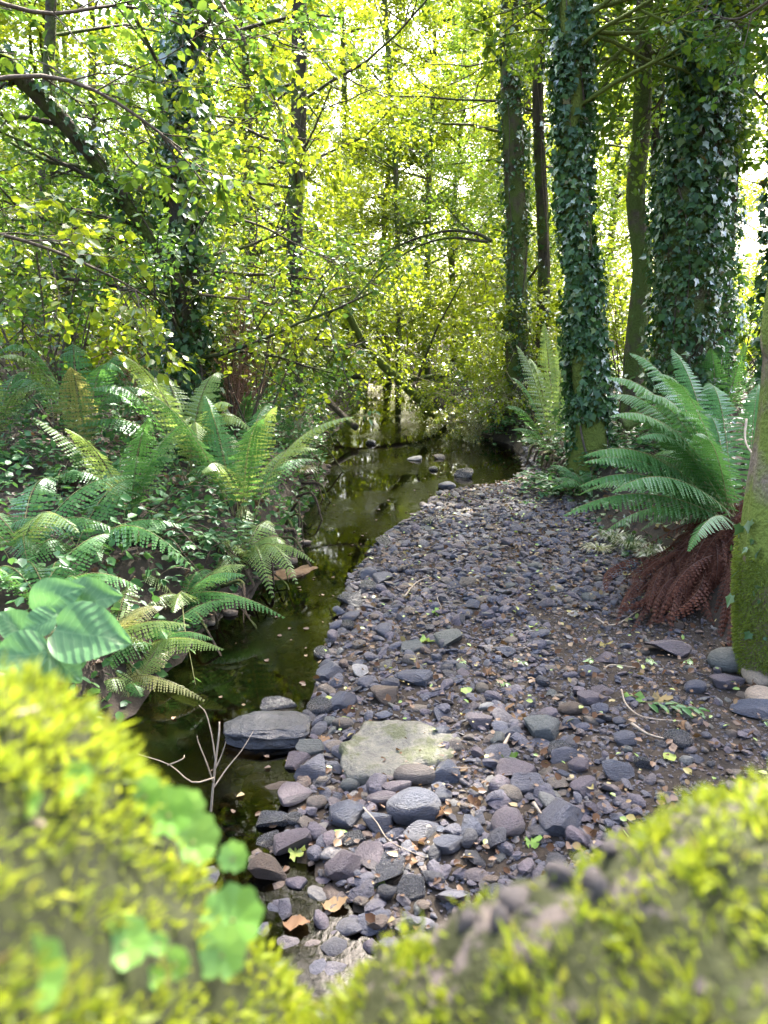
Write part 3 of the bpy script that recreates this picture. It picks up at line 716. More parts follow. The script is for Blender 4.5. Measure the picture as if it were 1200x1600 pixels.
def ivy_on(acc, P, R, n, size, lo=0.0, hi=1.0, out=.05, cover=.5, m=0, seed=0.0, face=None, parts=None):
    s = np.linspace(0, 1, len(P)); T = nrm(np.gradient(P, axis=0))
    t = lo+(hi-lo)*rng.random(n); th = rng.random(n)*2*np.pi
    if face is not None: th = face + (rng.random(n)-.5)*2*np.pi*.62
    L = np.linalg.norm(P[-1]-P[0]); dens = fbm(th*1.0, t*L*1.6, 1.9, seed)
    k = dens > (.55-cover*1.25); t, th, dens = t[k], th[k], dens[k]; q = len(t)
    pc = np.stack([np.interp(t, s, P[:, c]) for c in range(3)], -1); r = np.interp(t, s, R)
    Tt = np.stack([np.interp(t, s, T[:, c]) for c in range(3)], -1)
    e = nrm(np.cross(Tt, np.array([0, 1.0, 0])[None])); f = np.cross(Tt, e)
    o_ = e*np.cos(th)[:, None] + f*np.sin(th)[:, None]
    pos = pc + o_*(r*1.02 + out*rng.random(q)**1.6*(1+1.2*np.clip(dens, 0, 1)))[:, None]
    X = nrm(np.array([0, 0, -1.0])[None] + o_*.4 + rng.normal(size=(q, 3))*.75); N = nrm(o_ + np.array([0, 0, .4]) + rng.normal(size=(q, 3))*.6)
    sz = size*(.4+.9*rng.random(q)**1.3)
    if parts:                                          # the leaves that face the viewer largest become parts of their own
        root, meshes, nmax = parts; fr = (o_@nrm(np.array([0, 0, CAM_Z])-pc.mean(0))) ; vis = np.where((fr > .25) & (pos[:, 2] < 5.2) & (pos[:, 2] > .4))[0]
        vis = vis[np.argsort(-sz[vis])][:nmax]; Y_ = nrm(np.cross(N, X)); Z_ = np.cross(X, Y_); base = np.array(root.location)
        for i in vis:
            mw = Matrix(((X[i, 0], Y_[i, 0], Z_[i, 0]), (X[i, 1], Y_[i, 1], Z_[i, 1]), (X[i, 2], Y_[i, 2], Z_[i, 2])))
            put('ivy_leaf', meshes[i % len(meshes)], root, tuple(pos[i]+o_[i]*.012-base), mw.to_euler(), (sz[i]*1.05,)*3)
        keep = np.ones(q, bool); keep[vis] = False; pos, X, N, sz = pos[keep], X[keep], N[keep], sz[keep]
    leaves(acc, L_IVY, pos, X, N, sz, m)

IVYM = []
for k in range(4):
    V = L_IVY[0].copy(); V[:, 2] += .04*np.sin(V[:, 0]*5+k) ; V[:, 1] *= .9+.07*k; me = mesh('ivy_leaf', V, L_IVY[1]); me.materials.append(M['ivy']); IVYM.append(me)

def ivy_stems(acc, P, R, n, m=0):
    s = np.linspace(0, 1, len(P))
    for k in range(n):
        th0 = rng.random()*6.28; tt = np.linspace(.01, .5+.5*rng.random(), 40); th = th0 + .7*np.sin(tt*9+k)+.3*np.sin(tt*23+k*2)
        pc = np.stack([np.interp(tt, s, P[:, c]) for c in range(3)], -1); r = np.interp(tt, s, R)
        V, F = tube(pc + np.stack([np.cos(th), np.sin(th), th*0], -1)*(r*1.03)[:, None], np.linspace(.014, .004, 40)*(.6+.8*rng.random()), 5); acc.add(V, F, m)

def tree(name, label, path, r0, r1, bark='bark', cat='tree', group=None, ivy=None, crown=None, seed=0, flare=.6, ivy_parts=0, patch=None):
    global rng
    rng = np.random.default_rng(200+seed); base = np.array(path[0], float); root = empty(name, tuple(base)); tag(root, label, cat, group)
    P, R, (V, F) = trunk_mesh(path, r0, r1, flare=flare, seed=seed)
    a_ = Acc(); a_.add(V, F)
    limbs, twigs = [], []
    if crown:
        for _ in range(crown['n']):
            t = rng.uniform(crown['lo'], crown.get('hi', 1)); i = int(t*(len(P)-1)); az = rng.uniform(0, 6.283) if 'az' not in crown else rng.normal(crown['az'], crown.get('azs', .8))
            d = np.array([math.sin(az), math.cos(az), rng.uniform(*crown.get('el', (0, .7)))])
            grow(P[i], d, crown['L']*rng.uniform(.6, 1.15)*(1.1-.5*max(0, t-.5)), min(R[i]*.4, crown.get('rl', .03)), 2, limbs, twigs, crown.get('nch', (5, 5)), crown.get('up', .03), flat=crown.get('flat', .3))
    limb_tubes(a_, limbs, crown.get('rmin', .006) if crown else 1)
    a_.build('trunk', M[bark], root, origin=base)
    if limbs:
        c_ = Acc(); twig_leaves(c_, twigs, crown['per'], crown['size'], crown.get('tpl', L_QUAD), droop=crown.get('droop', .3), loose=crown.get('loose', .05))
        tag(c_.build('crown', M[crown.get('mat', 'leaf_mid')], root, origin=base), kind='stuff')
    if ivy:
        v_ = Acc(); ivy_stems(v_, P, R, ivy.get('stems', 5), 1)
        for q in ivy['layers']: ivy_on(v_, P, R, seed=seed, parts=(root, IVYM, ivy_parts) if ivy_parts and q is ivy['layers'][0] else None, **q)
        tag(v_.build('ivy', [M['ivy'], M['twig']], root, origin=base), kind='stuff')
    return root, P, R

def path_px(pts, Y, base=None, top=None):
    """pts: picture positions from foot to top on a trunk standing Y metres ahead"""
    if np.isscalar(Y): Y = [Y]*len(pts)
    Q = [PD(a_, b_, y_) for (a_, b_), y_ in zip(pts, Y)]
    f = Q[0]; g = float(height(f[0], f[1])); Q[0] = np.array([f[0], f[1], g-.08])
    if top is not None:
        d = nrm(Q[-1]-Q[-2]); d = nrm(d*.6+np.array([0, 0, .6])); Q.append(Q[-1] + d*max(1., (top-Q[-1][2])*.5)); Q.append(np.array([Q[-1][0]+d[0], Q[-1][1]+d[1], top]))
    return Q

CR = dict(n=19, lo=.5, L=3.6, per=22, size=.10, el=(-.15, .5), nch=(5, 4), mat='leaf_mid', az=.9, azs=1.3, rl=.028)
IV = lambda n, s, c, o=.07, **k: dict(n=n, size=s, cover=c, out=o, **k)
tree('ivy_tree', 'tall ivy-covered trunk standing at the gravel edge, beside the big green fern', path_px([(921, 742), (918, 600), (908, 450), (893, 200), (893, 0)], 9.2, top=10.5), .185, .09, 'bark_mossy',
     ivy=dict(stems=7, layers=[IV(11500, .074, .75, .10, lo=.10, hi=.8), IV(900, .07, .35, .05, lo=.0, hi=.12)]), crown=dict(CR, az=1.5, azs=.7), seed=1, ivy_parts=300)
tree('ivy_tree', 'slim trunk with scattered ivy behind the drooping shrub, left of the tall ivy trunk', path_px([(814, 650), (808, 450), (800, 200), (795, 0)], 15.5, top=16), .22, .12, 'bark',
     ivy=dict(stems=6, layers=[IV(4200, .08, .55, .09, lo=.05, hi=.7)]), crown=dict(CR, mat='leaf_yellow', lo=.5, hi=.9, n=14, L=2.8, az=1.7, azs=.6), seed=2)
tree('bare_tree', 'bare brown trunk with a slight crook between the two ivy-covered ones', path_px([(990, 640), (992, 560), (1001, 420), (995, 300), (1006, 150), (1006, 0)], 12, top=14), .155, .1, 'bark',
     ivy=dict(stems=3, layers=[IV(260, .08, .25, .05, lo=.0, hi=.7)]), crown=dict(CR, mat='leaf_yellow', lo=.5), seed=3)
tree('ivy_tree', 'thin ivy trunk right behind the bare brown trunk', path_px([(1036, 620), (1033, 420), (1028, 200), (1035, 0)], 15, top=15), .13, .09, 'bark_dark',
     ivy=dict(stems=4, layers=[IV(2400, .09, .6, .10, lo=.05, hi=.7)]), crown=dict(CR, mat='leaf_yellow', lo=.5), seed=4)
tree('ivy_tree', 'massive ivy-clad trunk rising behind the big green fern', path_px([(1066, 650), (1078, 400), (1093, 200), (1106, 0)], 10, top=10.5), .33, .18, 'bark',
     ivy=dict(stems=9, layers=[IV(14500, .082, .98, .15, lo=.03, hi=.9)]), crown=dict(CR, n=28, L=3.8, lo=.55, hi=.95, az=.6, azs=1.1), seed=5, ivy_parts=300)
tree('ivy_tree', 'dark ivy trunk close behind the massive one, on its right', path_px([(1118, 640), (1126, 400), (1140, 180), (1156, 0)], 11.5, top=15), .18, .12, 'bark_dark',
     ivy=dict(stems=6, layers=[IV(4600, .085, .7, .13, lo=.03, hi=.65)]), crown=CR, seed=6)
tree('ivy_tree', 'ivy trunk cut by the right picture edge above the fern', path_px([(1226, 660), (1230, 400), (1262, 0)], 8.3, top=13), .15, .09, 'bark_dark',
     ivy=dict(stems=5, layers=[IV(4500, .09, .8, .13, lo=.03, hi=.6)]), crown=dict(CR, n=12, az=1.7, azs=.5, L=3), seed=7)
tree('ivy_tree', 'leafy ivy-wrapped tree standing among the thicket above the fern bank', path_px([(304, 700), (292, 500), (284, 250), (302, 0)], 9.0, top=13), .17, .09, 'bark_dark',
     ivy=dict(stems=8, layers=[IV(8200, .08, .72, .2, lo=.02, hi=.66)]), crown=dict(CR, n=20, lo=.12, hi=.6, L=2.1, mat='leaf_dark', size=.07, per=14, az=-1.5, azs=1.6), seed=8, ivy_parts=200)
tree('leaning_tree', 'dark leaning trunk slanting up to the upper left corner', path_px([(302, 690), (296, 540), (266, 425), (170, 275), (62, 150), (-70, 20)], [9.0, 8.95, 8.6, 8.1, 7.6, 7.0]), .085, .07, 'bark_dark',
     ivy=dict(stems=4, layers=[IV(1700, .075, .42, .12, lo=.1, hi=1)]), crown=dict(CR, n=8, lo=.3, L=1.5, mat='leaf_mid', size=.07, per=10, az=-.8, azs=1), seed=9, flare=.2)
tree('slim_tree', 'slim dark trunk left of the stream, in yellow-green leaves', path_px([(458, 640), (459, 480), (463, 250), (470, 0)], 13, top=14), .15, .09, 'bark_dark',
     ivy=dict(stems=3, layers=[IV(500, .08, .3, .1, lo=.0, hi=.7)]), crown=dict(CR, n=26, lo=.12, hi=.55, L=2.6, mat='leaf_yellow', size=.07, per=16, az=-1.0, azs=1.5), seed=10)
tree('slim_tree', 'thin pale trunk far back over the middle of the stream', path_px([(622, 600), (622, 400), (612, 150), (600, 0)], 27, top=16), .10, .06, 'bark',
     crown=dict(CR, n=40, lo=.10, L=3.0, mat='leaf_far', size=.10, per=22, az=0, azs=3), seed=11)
tree('slim_tree', 'thin trunk right behind the tall ivy trunk', path_px([(846, 640), (848, 400), (842, 150), (850, 0)], 16, top=14), .12, .08, 'bark_dark',
     ivy=dict(stems=3, layers=[IV(900, .09, .4, .1, lo=.0, hi=.6)]), crown=dict(CR, n=18, lo=.3, mat='leaf_yellow'), seed=12)
tree('slim_tree', 'thin dark stem in the thicket below the leaning trunk', path_px([(118, 640), (100, 450), (70, 300), (80, 0)], 10, top=10), .075, .05, 'bark_dark',
     crown=dict(CR, n=26, lo=.1, L=2.2, mat='leaf_mid', size=.08, per=13), seed=13)

rng = np.random.default_rng(96); random.seed(96)
# mossy trunk at the right edge, close by
def mossy_trunk():
    pts = [(1222, 1050), (1212, 960), (1210, 880), (1217, 780), (1225, 680), (1234, 560), (1246, 400)]
    P0 = [PD(a_, b_, 4.1) for a_, b_ in pts]; P0[0][2] = height(P0[0][0], P0[0][1])-.1; P0.append(P0[-1]+np.array([.4, .3, 3])); P0.append(P0[-1]+np.array([.3, .3, 4]))
    base = P0[0]; root = empty('mossy_tree', tuple(base)); tag(root, 'near trunk with a thick green moss sleeve, cut by the right picture edge', 'tree')
    P, R, (V, F) = trunk_mesh(P0, .195, .11, n=40, rings=140, flare=.15, bumpy=.05, seed=4)
    a_ = Acc(); a_.add(V, F); a_.build('trunk', M['bark_tan'], root, origin=base)
    n = 22000; s = np.linspace(0, 1, len(P)); t = .3*rng.random(n)**1.25; th = rng.random(n)*6.283
    pc = np.stack([np.interp(t, s, P[:, c]) for c in range(3)], -1); r = np.interp(t, s, R); z = pc[:, 2]-base[2]
    k = rng.random(n) < np.where(z < .72, 1, .45*(fbm(th, z*3, 2, 1) > .1)); pc, r, th = pc[k], r[k], th[k]
    o_ = np.stack([np.cos(th), np.sin(th), th*0], -1); m_ = Acc(); q = len(th)
    leaves(m_, L_BLADE, pc+o_*(r*(1.02+.07*rng.random(q)))[:, None], nrm(o_+rdir(q)*.7-np.array([0, 0, .25])), rdir(q), .022*(.6+.8*rng.random(q)))
    tag(m_.build('moss', M['moss_green'], root, smooth=False, origin=base), kind='stuff')
    v_ = Acc(); ivy_on(v_, P, R, 130, .06, .02, .35, .05, .5, seed=3); tag(v_.build('ivy', M['ivy'], root, origin=base), kind='stuff')
mossy_trunk()

# fallen and arching wood over the stream
def log(name, label, pts, r0, r1, mat, cat='log', stubs=0, group=None):
    P = cr(pts, 40); R = np.linspace(r0, r1, 40); a_ = Acc(); V, F = tube(P, R, 14, .05, 1); a_.add(V, F); base = pts[0]
    for _ in range(stubs):
        i = rng.integers(6, 36); d = nrm(np.array([rng.normal(), rng.normal(), .6])); limbs, tw = [], []
        grow(P[i], d, rng.uniform(.5, 1.2), R[i]*.4, 1, limbs, tw, (3,)); limb_tubes(a_, limbs, .001)
    root = empty(name, tuple(base)); tag(root, label, cat, group)
    a_.build('stem', M[mat], root, origin=base); return root
log('leaning_log', 'mossy dead trunk leaning across the far stream', [PD(534, 470, 13.6), PD(575, 545, 14.8), PD(632, 602, 16), PD(692, 662, 17.2)], .06, .11, 'bark_green')
log('fallen_log', 'mossy log lying level across the far stream', [PD(484, 604, 19.5), PD(530, 590, 20), PD(575, 588, 20), PD(640, 592, 20.5), PD(700, 584, 21)], .08, .06, 'bark_dark', stubs=1)
log('dead_branch', 'short dark broken limb dipping into the far water', [PD(500, 610, 16), PD(522, 636, 15.6), PD(556, 668, 15)], .05, .07, 'bark_dark')
log('fallen_log', 'short mossy log stub behind the leaning dead trunk', [PD(652, 610, 19), PD(672, 620, 18.8), PD(700, 640, 18.4)], .08, .07, 'bark_dark')
log('arching_branch', 'long bare branch arching above the far stream', [PD(560, 425, 14), PD(620, 385, 13.6), PD(690, 362, 13.2), PD(740, 364, 13), PD(768, 376, 12.8)], .012, .03, 'bark_dark', 'branch', 3)
log('arching_branch', 'lower twin of the bare branch arching above the far stream', [PD(580, 440, 14), PD(640, 392, 13.5), PD(700, 372, 13.1), PD(762, 378, 12.7)], .010, .022, 'bark_dark', 'branch', 2)
log('arching_branch', 'thin dark stem slanting up right of the leaning dead trunk', [PD(650, 600, 17), PD(680, 520, 16.6), PD(722, 440, 16)], .03, .012, 'bark_dark', 'branch', 3)
log('fallen_limb', 'grey fallen limb end behind the big green fern', [PD(975, 665, 8.2), PD(1005, 650, 8.2), PD(1050, 632, 8.3)], .075, .06, 'bark', 'log')

rng = np.random.default_rng(90); random.seed(90)
# wood behind: a few kinds of tree, each copied to its own place
def proto_tree(h, n, L, per, size, mat, seed, lo):
    base = np.zeros(3); P, R, (V, F) = trunk_mesh([(0, 0, -.2), (.2, .1, h*.35), (0, -.15, h*.7), (.1, 0, h)], .13, .04, n=9, rings=24, seed=seed)
    t_ = Acc(); t_.add(V, F); limbs, tw = [], []
    for k in range(n):
        t = lo+(1-lo)*(k+rng.random())/n; i = int(t*(len(P)-1)*.98); az = rng.random()*6.283
        grow(P[i], (math.sin(az), math.cos(az), rng.uniform(-.05, .6)), L*(1.15-.6*t)*rng.uniform(.7, 1.2), .04, 2, limbs, tw, (5, 4), .02, flat=.4)
    limb_tubes(t_, limbs, .02); c_ = Acc(); twig_leaves(c_, tw, per, size, L_QUAD, droop=.3, loose=.12)
    tm = t_.build('trunk', M['bark']); cm = c_.build('crown', M[mat]); a_, b_ = tm.data, cm.data
    bpy.data.objects.remove(tm); bpy.data.objects.remove(cm); return a_, b_
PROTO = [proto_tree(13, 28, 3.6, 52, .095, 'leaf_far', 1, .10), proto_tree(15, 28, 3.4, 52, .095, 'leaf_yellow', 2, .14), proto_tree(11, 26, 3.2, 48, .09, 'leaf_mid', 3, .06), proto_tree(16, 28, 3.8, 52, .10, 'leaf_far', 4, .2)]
WOOD = [(-3.2, 19), (-6.5, 17), (-10, 16), (-13, 21), (-8, 23), (-4.5, 26), (-1.6, 31), (-11, 29), (-16, 26), (-6, 34), (-14, 37),
        (3.6, 22), (13, 21), (15, 30), (5, 40), (-1, 42), (11, 40), (-8, 44), (21, 36), (.2, 33.5), (3.2, 35), (1.6, 29.5), (-3.5, 37), (-10, 36), (6.5, 35), (9, 33), (-5, 48), (2.5, 48), (7, 50), (-12, 49), (13, 50), (17, 44), (-17, 44), (0, 55), (9.5, 57), (-7, 56)]
FAR = []
for k, (x, y) in enumerate(WOOD):
    i = (0, 1, 3, 2)[k % 4] if x > -5 else (2, 0, 1, 2)[k % 4]
    z = float(height(x, y)); root = empty('woodland_tree', (x, y, z)); s = random.uniform(.95, 1.35); root.scale = (s, s, s); root.rotation_euler[2] = random.uniform(0, 6.28)
    side = 'left of the stream' if x < -2 else 'right of the stream' if x > 4.5 else 'over the head of the stream'
    dep = 'first row' if y < 24 else 'middle rows' if y < 34 else 'back row'
    tag(root, f"{('sunlit yellow-green', 'bright green-gold', 'mid green', 'tall light green')[i]} tree of the far wood, {side}, {dep}", 'tree', 'trees of the wood behind')
    FAR.append((x/y, root)); a_, b_ = PROTO[i]; put('trunk', a_, root); tag(put('crown', b_, root), kind='stuff')
ORD = 'first second third fourth fifth sixth seventh eighth ninth tenth eleventh twelfth thirteenth fourteenth fifteenth sixteenth seventeenth eighteenth nineteenth twentieth'.split(); ORD += ['twenty-'+w for w in ORD[:9]] + ['thirtieth'] + ['thirty-'+w for w in ORD[:9]] + ['fortieth'] + ['forty-'+w for w in ORD[:9]]
for k, (_, o) in enumerate(sorted(FAR, key=lambda q: q[0])): o['label'] = o['label'].split(',')[0] + f', {ORD[k]} from the left'

# undergrowth far behind, reads as one mass
def far_mass():
    acc = Acc(); n = 46000; x = (rng.random(n)-.5)*60; y = np.where((x < -5) | (x > 7), 14, 25)+36*rng.random(n)**1.3; x += np.where(np.abs(x-1) < 2, np.sign(x-1)*2.0, 0)*(y < 27)
    h = 1.2+1.6*(.5+.5*fbm(x, y, .55, 2)) + (y-24)*.09; z = height(x, y)+h*rng.random(n)**.8
    leaves(acc, L_QUAD, np.stack([x, y, z], -1), nrm(rng.normal(size=(n, 3))-np.array([0, 0, .3])), rdir(n)+np.array([0, 0, .5]), .16+.14*rng.random(n)); return acc
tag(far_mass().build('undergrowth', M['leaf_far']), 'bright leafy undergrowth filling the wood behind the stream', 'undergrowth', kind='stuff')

# ------------------------------------------------------------------ shrubs and thickets
rng = np.random.default_rng(48); random.seed(48)
def shrub(name, label, pos, stems, Ht, spread, per, size, mat, tpl=L_OVAL, nch=(4, 4), cat='shrub', group=None, lean=(0, 0), droop=.3, up=.03, stemmat='twig', rs=.018, flat=.3):
    base = np.array(pos, float); root = empty(name, tuple(base)); tag(root, label, cat, group); limbs, tw = [], []
    for k in range(stems):
        az = rng.random()*6.283; d = np.array([math.sin(az)*spread+lean[0], math.cos(az)*spread+lean[1], 1.0])
        b = base + np.array([rng.normal()*.15*spread, rng.normal()*.15*spread, -.05])
        grow(b, d, Ht*rng.uniform(.65, 1.1), rs*rng.uniform(.6, 1.2), 2, limbs, tw, nch, up, flat=flat)
    a_ = Acc(); limb_tubes(a_, limbs, .0028); a_.build('stems', M[stemmat], root, origin=base)
    c_ = Acc(); twig_leaves(c_, tw, per, size, tpl, droop=droop, loose=.02); tag(c_.build('foliage', M[mat], root, origin=base), kind='stuff'); return root
SH = [
 ('hazel_shrub', 'mid green many-stemmed shrub under the leaning trunk, far left edge', (-4.6, 7.2), 8, 3.0, .55, 12, .075, 'leaf_mid'),
 ('hazel_shrub', 'green shrub filling the gap below the leaning trunk', (-3.5, 8.3), 8, 2.6, .5, 12, .07, 'leaf_mid'),
 ('hazel_shrub', 'dark leafy shrub behind the left ferns', (-4.3, 9.3), 8, 3.0, .6, 12, .08, 'leaf_dark'),
 ('hazel_shrub', 'tall shrub at the upper left, behind the leaning trunk', (-5.6, 9.6), 9, 4.6, .5, 13, .08, 'leaf_mid'),
 ('hazel_shrub', 'shrub with yellowing leaves right of the ivy-wrapped tree', (-1.75, 9.6), 7, 2.6, .5, 10, .07, 'leaf_yellow'),
 ('hazel_shrub', 'loose shrub leaning over the water left of the far stream', (-2.3, 11.4), 7, 2.2, .5, 11, .075, 'leaf_mid'),
 ('hazel_shrub', 'bright shrub on the left bank where the stream bends', (-3.2, 13.8), 8, 3.4, .5, 13, .085, 'leaf_yellow'),
 ('hazel_shrub', 'green-gold shrub left of the fallen log', (-3.6, 16), 9, 4.0, .55, 14, .10, 'leaf_far'),
 ('hazel_shrub', 'bright bush between the ivy trunks on the right bank', (4.6, 14.5), 8, 2.4, .55, 13, .09, 'leaf_yellow'),
 ('hazel_shrub', 'sunlit bush behind the tall ivy trunk', (3.2, 15.5), 8, 2.6, .5, 13, .09, 'leaf_yellow'),
 ('hazel_shrub', 'bright bush far right behind the massive ivy trunk', (8.0, 16.5), 9, 3.2, .6, 13, .10, 'leaf_yellow'),
 ('hazel_shrub', 'sunlit shrub leaning over the head of the stream from the left', (-1.6, 21.5), 10, 3.6, .55, 16, .10, 'leaf_far'),
 ('hazel_shrub', 'sunlit shrub leaning over the head of the stream from the right', (2.9, 19.5), 10, 3.4, .55, 16, .10, 'leaf_far'),
 ('hazel_shrub', 'low spreading bush behind the left end of the fallen log', (-1.9, 19.2), 10, 1.7, .8, 16, .08, 'leaf_mid'),
 ('hazel_shrub', 'low bush on the right of the head of the stream', (2.6, 18.0), 9, 1.5, .8, 16, .08, 'leaf_far'),
 ('hazel_shrub', 'golden shrub closing the view up the stream', (1.2, 25.5), 12, 4.2, .6, 18, .12, 'leaf_yellow'),
 ('hazel_shrub', 'pale green shrub behind the leaning dead trunk', (-2.2, 24), 10, 4.2, .6, 16, .12, 'leaf_far'),
 ('hazel_shrub', 'bright green shrub right behind the drooping one', (4.2, 22), 10, 4.0, .6, 16, .12, 'leaf_yellow'),
 ('hazel_shrub', 'low golden bush on the left bank by the fallen log', (-2.6, 17.2), 9, 1.8, .6, 14, .08, 'leaf_yellow'),
 ('hazel_shrub', 'low green bush right of the bare brown trunk', (6.2, 14), 8, 1.9, .6, 12, .09, 'leaf_mid'),
]
for nm, lb, (x, y), st, H, spd, per, sz, mt in SH: shrub(nm, lb, onground(x, y), st, H, spd, per, sz, mt, group='shrubs along the banks')
# drooping shrub over the far right bank
shrub('drooping_shrub', 'drooping yellow-green shrub hanging to the water left of the slim ivy trunk', onground(2.1, 16.2), 18, 2.2, .75, 16, .06, 'leaf_yellow', L_QUAD, (5, 5), lean=(-.35, -.25), up=-.10, droop=.6, stemmat='twig_pale', rs=.012)
shrub('drooping_shrub', 'pale dry drooping bush at the water line below the slim ivy trunk', onground(2.1, 15.4), 14, 1.2, .8, 12, .05, 'fern_gold', L_QUAD, (5, 4), lean=(-.45, -.35), up=-.14, droop=.8, stemmat='twig_pale', rs=.010)
# dead brown stems right of the ivy-wrapped tree
shrub('dead_shrub', 'clump of upright reddish dead stems right of the ivy-wrapped tree', hit(365, 700), 90, 1.7, .2, 1, .06, 'dead_leaf', L_DEAD, (2, 2), 'dead shrub', up=.05, stemmat='stalk_red', rs=.010)
shrub('dead_shrub', 'brown dead twiggy clump left of the ivy-wrapped tree', hit(228, 640), 40, 1.1, .3, 1, .05, 'dead_leaf', L_DEAD, (3, 2), 'dead shrub', up=.03, stemmat='stalk_red', rs=.007)
shrub('dead_shrub', 'tan dry stems on the left shore nearer the far bend', hit(455, 690), 30, .9, .45, 2, .05, 'bramble', L_OVAL, (3, 2), 'dead shrub', up=-.02, stemmat='twig_pale', rs=.006)

rng = np.random.default_rng(95); random.seed(95)
# brambles
def bramble(label, pos, n, L, mat='bramble', lean=(0, 0), size=.055, up=.0):
    base = np.array(pos, float); root = empty('bramble', tuple(base)); tag(root, label, 'bramble', 'brambles on the banks'); st = Acc(); lf = Acc()
    n = int(n*1.5)
    for k in range(n):
        az = rng.random()*6.283; P = [base.copy()+np.array([rng.normal()*.1, rng.normal()*.1, 0])]; d = nrm(np.array([math.sin(az)*.8+lean[0], math.cos(az)*.8+lean[1], 1.0+up]))
        for i in range(9): d = nrm(d+np.array([0, 0, -.22])+rng.normal(size=3)*.12); P.append(P[-1]+d*L/9)
        P = np.array(P); V, F = tube(P, np.linspace(.006, .002, 10), 4); st.add(V, F)
        t = rng.random(int(L*16))*8.9; i = t.astype(int); u = (t-i)[:, None]; p = P[i]*(1-u)+P[i+1]*u; T = nrm(P[i+1]-P[i]); m = len(t)
        lat = nrm(np.cross(T, rdir(m)*.5+np.array([0, 0, 1])))*np.where(rng.random(m) < .5, 1, -1)[:, None]; dd = nrm(T*.4+lat+np.array([0, 0, .25])); tipp = p+dd*size*.9
        for f in (-1, 0, 1):
            side = nrm(np.cross(dd, np.array([0, 0, 1.0]))); X = nrm(dd+side*f*1.1-np.array([0, 0, .25])+rng.normal(size=(m, 3))*.15); leaves(lf, L_OVAL, tipp, X, np.array([0, 0, 1.0])+rng.normal(size=(m, 3))*.3, size*(.8+.5*rng.random(m))*(1.15 if f == 0 else .95))
    st.build('stems', M['bramble_stem'], root, origin=base); tag(lf.build('foliage', M[mat], root, origin=base), kind='stuff')
for px, py, n, L, lb in ((95, 760, 9, .8, 'bluish bramble at the far left between two ferns'), (230, 850, 14, .8, 'broad leaved bramble in the middle of the left fern bank'), (290, 880, 10, .6, 'bramble hanging at the lip of the left bank'),
                    (60, 640, 10, 1.0, 'bramble behind the back left fern'), (330, 620, 12, .9, 'bramble at the foot of the ivy-wrapped tree'), (420, 650, 12, .8, 'bramble with pale shining leaves by the reddish dead stems'), (180, 600, 12, 1.1, 'bramble tangle left of the ivy-wrapped tree'),
                    (445, 700, 10, .6, 'low bramble above the muddy left shore'), (925, 690, 12, .7, 'bramble round the foot of the tall ivy trunk'), (880, 745, 8, .5, 'small bramble trailing towards the gravel tip'), (985, 640, 10, .7, 'bramble behind the big green fern'), (1130, 640, 10, .8, 'bramble at the foot of the dark ivy trunk'), (905, 655, 12, .7, 'bramble climbing the left side of the tall ivy trunk'), (955, 690, 12, .7, 'bramble between the tall ivy trunk and the big fern'), (905, 715, 12, .5, 'low bramble in front of the tall ivy trunk'), (870, 690, 10, .6, 'bramble under the yellow-green fern'), (20, 720, 9, .8, 'bramble at the left picture edge above the low fern')):
    bramble(lb, hit(px, py), n, L)
for (x, y), n, L, lb in (((2.15, 8.9), 14, .7, 'bramble hugging the front left foot of the tall ivy trunk'), ((2.62, 8.85), 14, .7, 'bramble hugging the front right foot of the tall ivy trunk'), ((2.45, 14.9), 14, .8, 'bramble at the foot of the slim trunk with scattered ivy'), ((3.1, 8.7), 12, .8, 'bramble just left of the big green fern'), ((3.0, 7.6), 10, .5, 'bramble under the big green fern at the bank foot')):
    bramble(lb, onground(x, y), n, L, size=.065)
# a trailing shoot that hangs over the dark pool
def trail():
    pts = [PD(285, 945, 4.7), PD(290, 990, 4.5), PD(298, 1030, 4.35), PD(306, 1072, 4.2)]; P = cr(pts, 20); base = pts[0]; root = empty('bramble', tuple(base)); tag(root, 'single bramble shoot with pale leaflets hanging over the dark pool', 'bramble')
    a_ = Acc(); V, F = tube(P, np.linspace(.004, .002, 20), 5); a_.add(V, F); a_.build('stem', M['stalk'], root, origin=base)
    me = mesh('leaflet', L_OVAL[0], L_OVAL[1]); me.materials.append(M['pennywort'])
    for i, dz in ((3, 1), (4, -1), (8, 1), (9, -1), (10, 1), (17, 1), (18, -1), (19, 1), (19, -1), (19, .2)):
        p = P[i]-base; put('leaflet', me, root, tuple(p), (random.uniform(-.5, .1), random.uniform(.2, .7), (0 if dz > 0 else math.pi)+random.uniform(-.6, .6)), (random.uniform(.055, .075),)*3)
trail()

rng = np.random.default_rng(94); random.seed(94)
# ground cover on both banks
def cover(n, side, tpl, size, mat, ylo, yhi, dmax, zup, name, label):
    acc = Acc(); y = ylo+(yhi-ylo)*rng.random(n); d = .05+dmax*rng.random(n)**1.3
    x = xL(y)-d if side < 0 else xB(y)+d; k = fbm(x, y, 1.6, side) > -.45; x, y, d = x[k], y[k], d[k]; m = len(x)
    z = height(x, y)+zup*rng.random(m)*ss(d/.4); leaves(acc, tpl, np.stack([x, y, z], -1), rdir(m)*np.array([1, 1, .5]), np.array([0, 0, 1.0])+rng.normal(size=(m, 3))*.45, size*(.6+.8*rng.random(m)))
    tag(acc.build(name, M[mat]), label, 'ground cover', kind='stuff')
cover(16000, -1, L_OVAL, .065, 'bramble', 3.0, 17, 4.6, .42, 'ground_cover', 'low leafy ground cover on the left bank')
cover(9000, 1, L_IVY, .06, 'ivy', 6.0, 20, 6, .22, 'ground_cover', 'low ivy ground cover on the right bank')
cover(6000, -1, L_QUAD, .11, 'leaf_mid', 14, 30, 6, .4, 'ground_cover', 'low leafy ground cover on the far left bank')
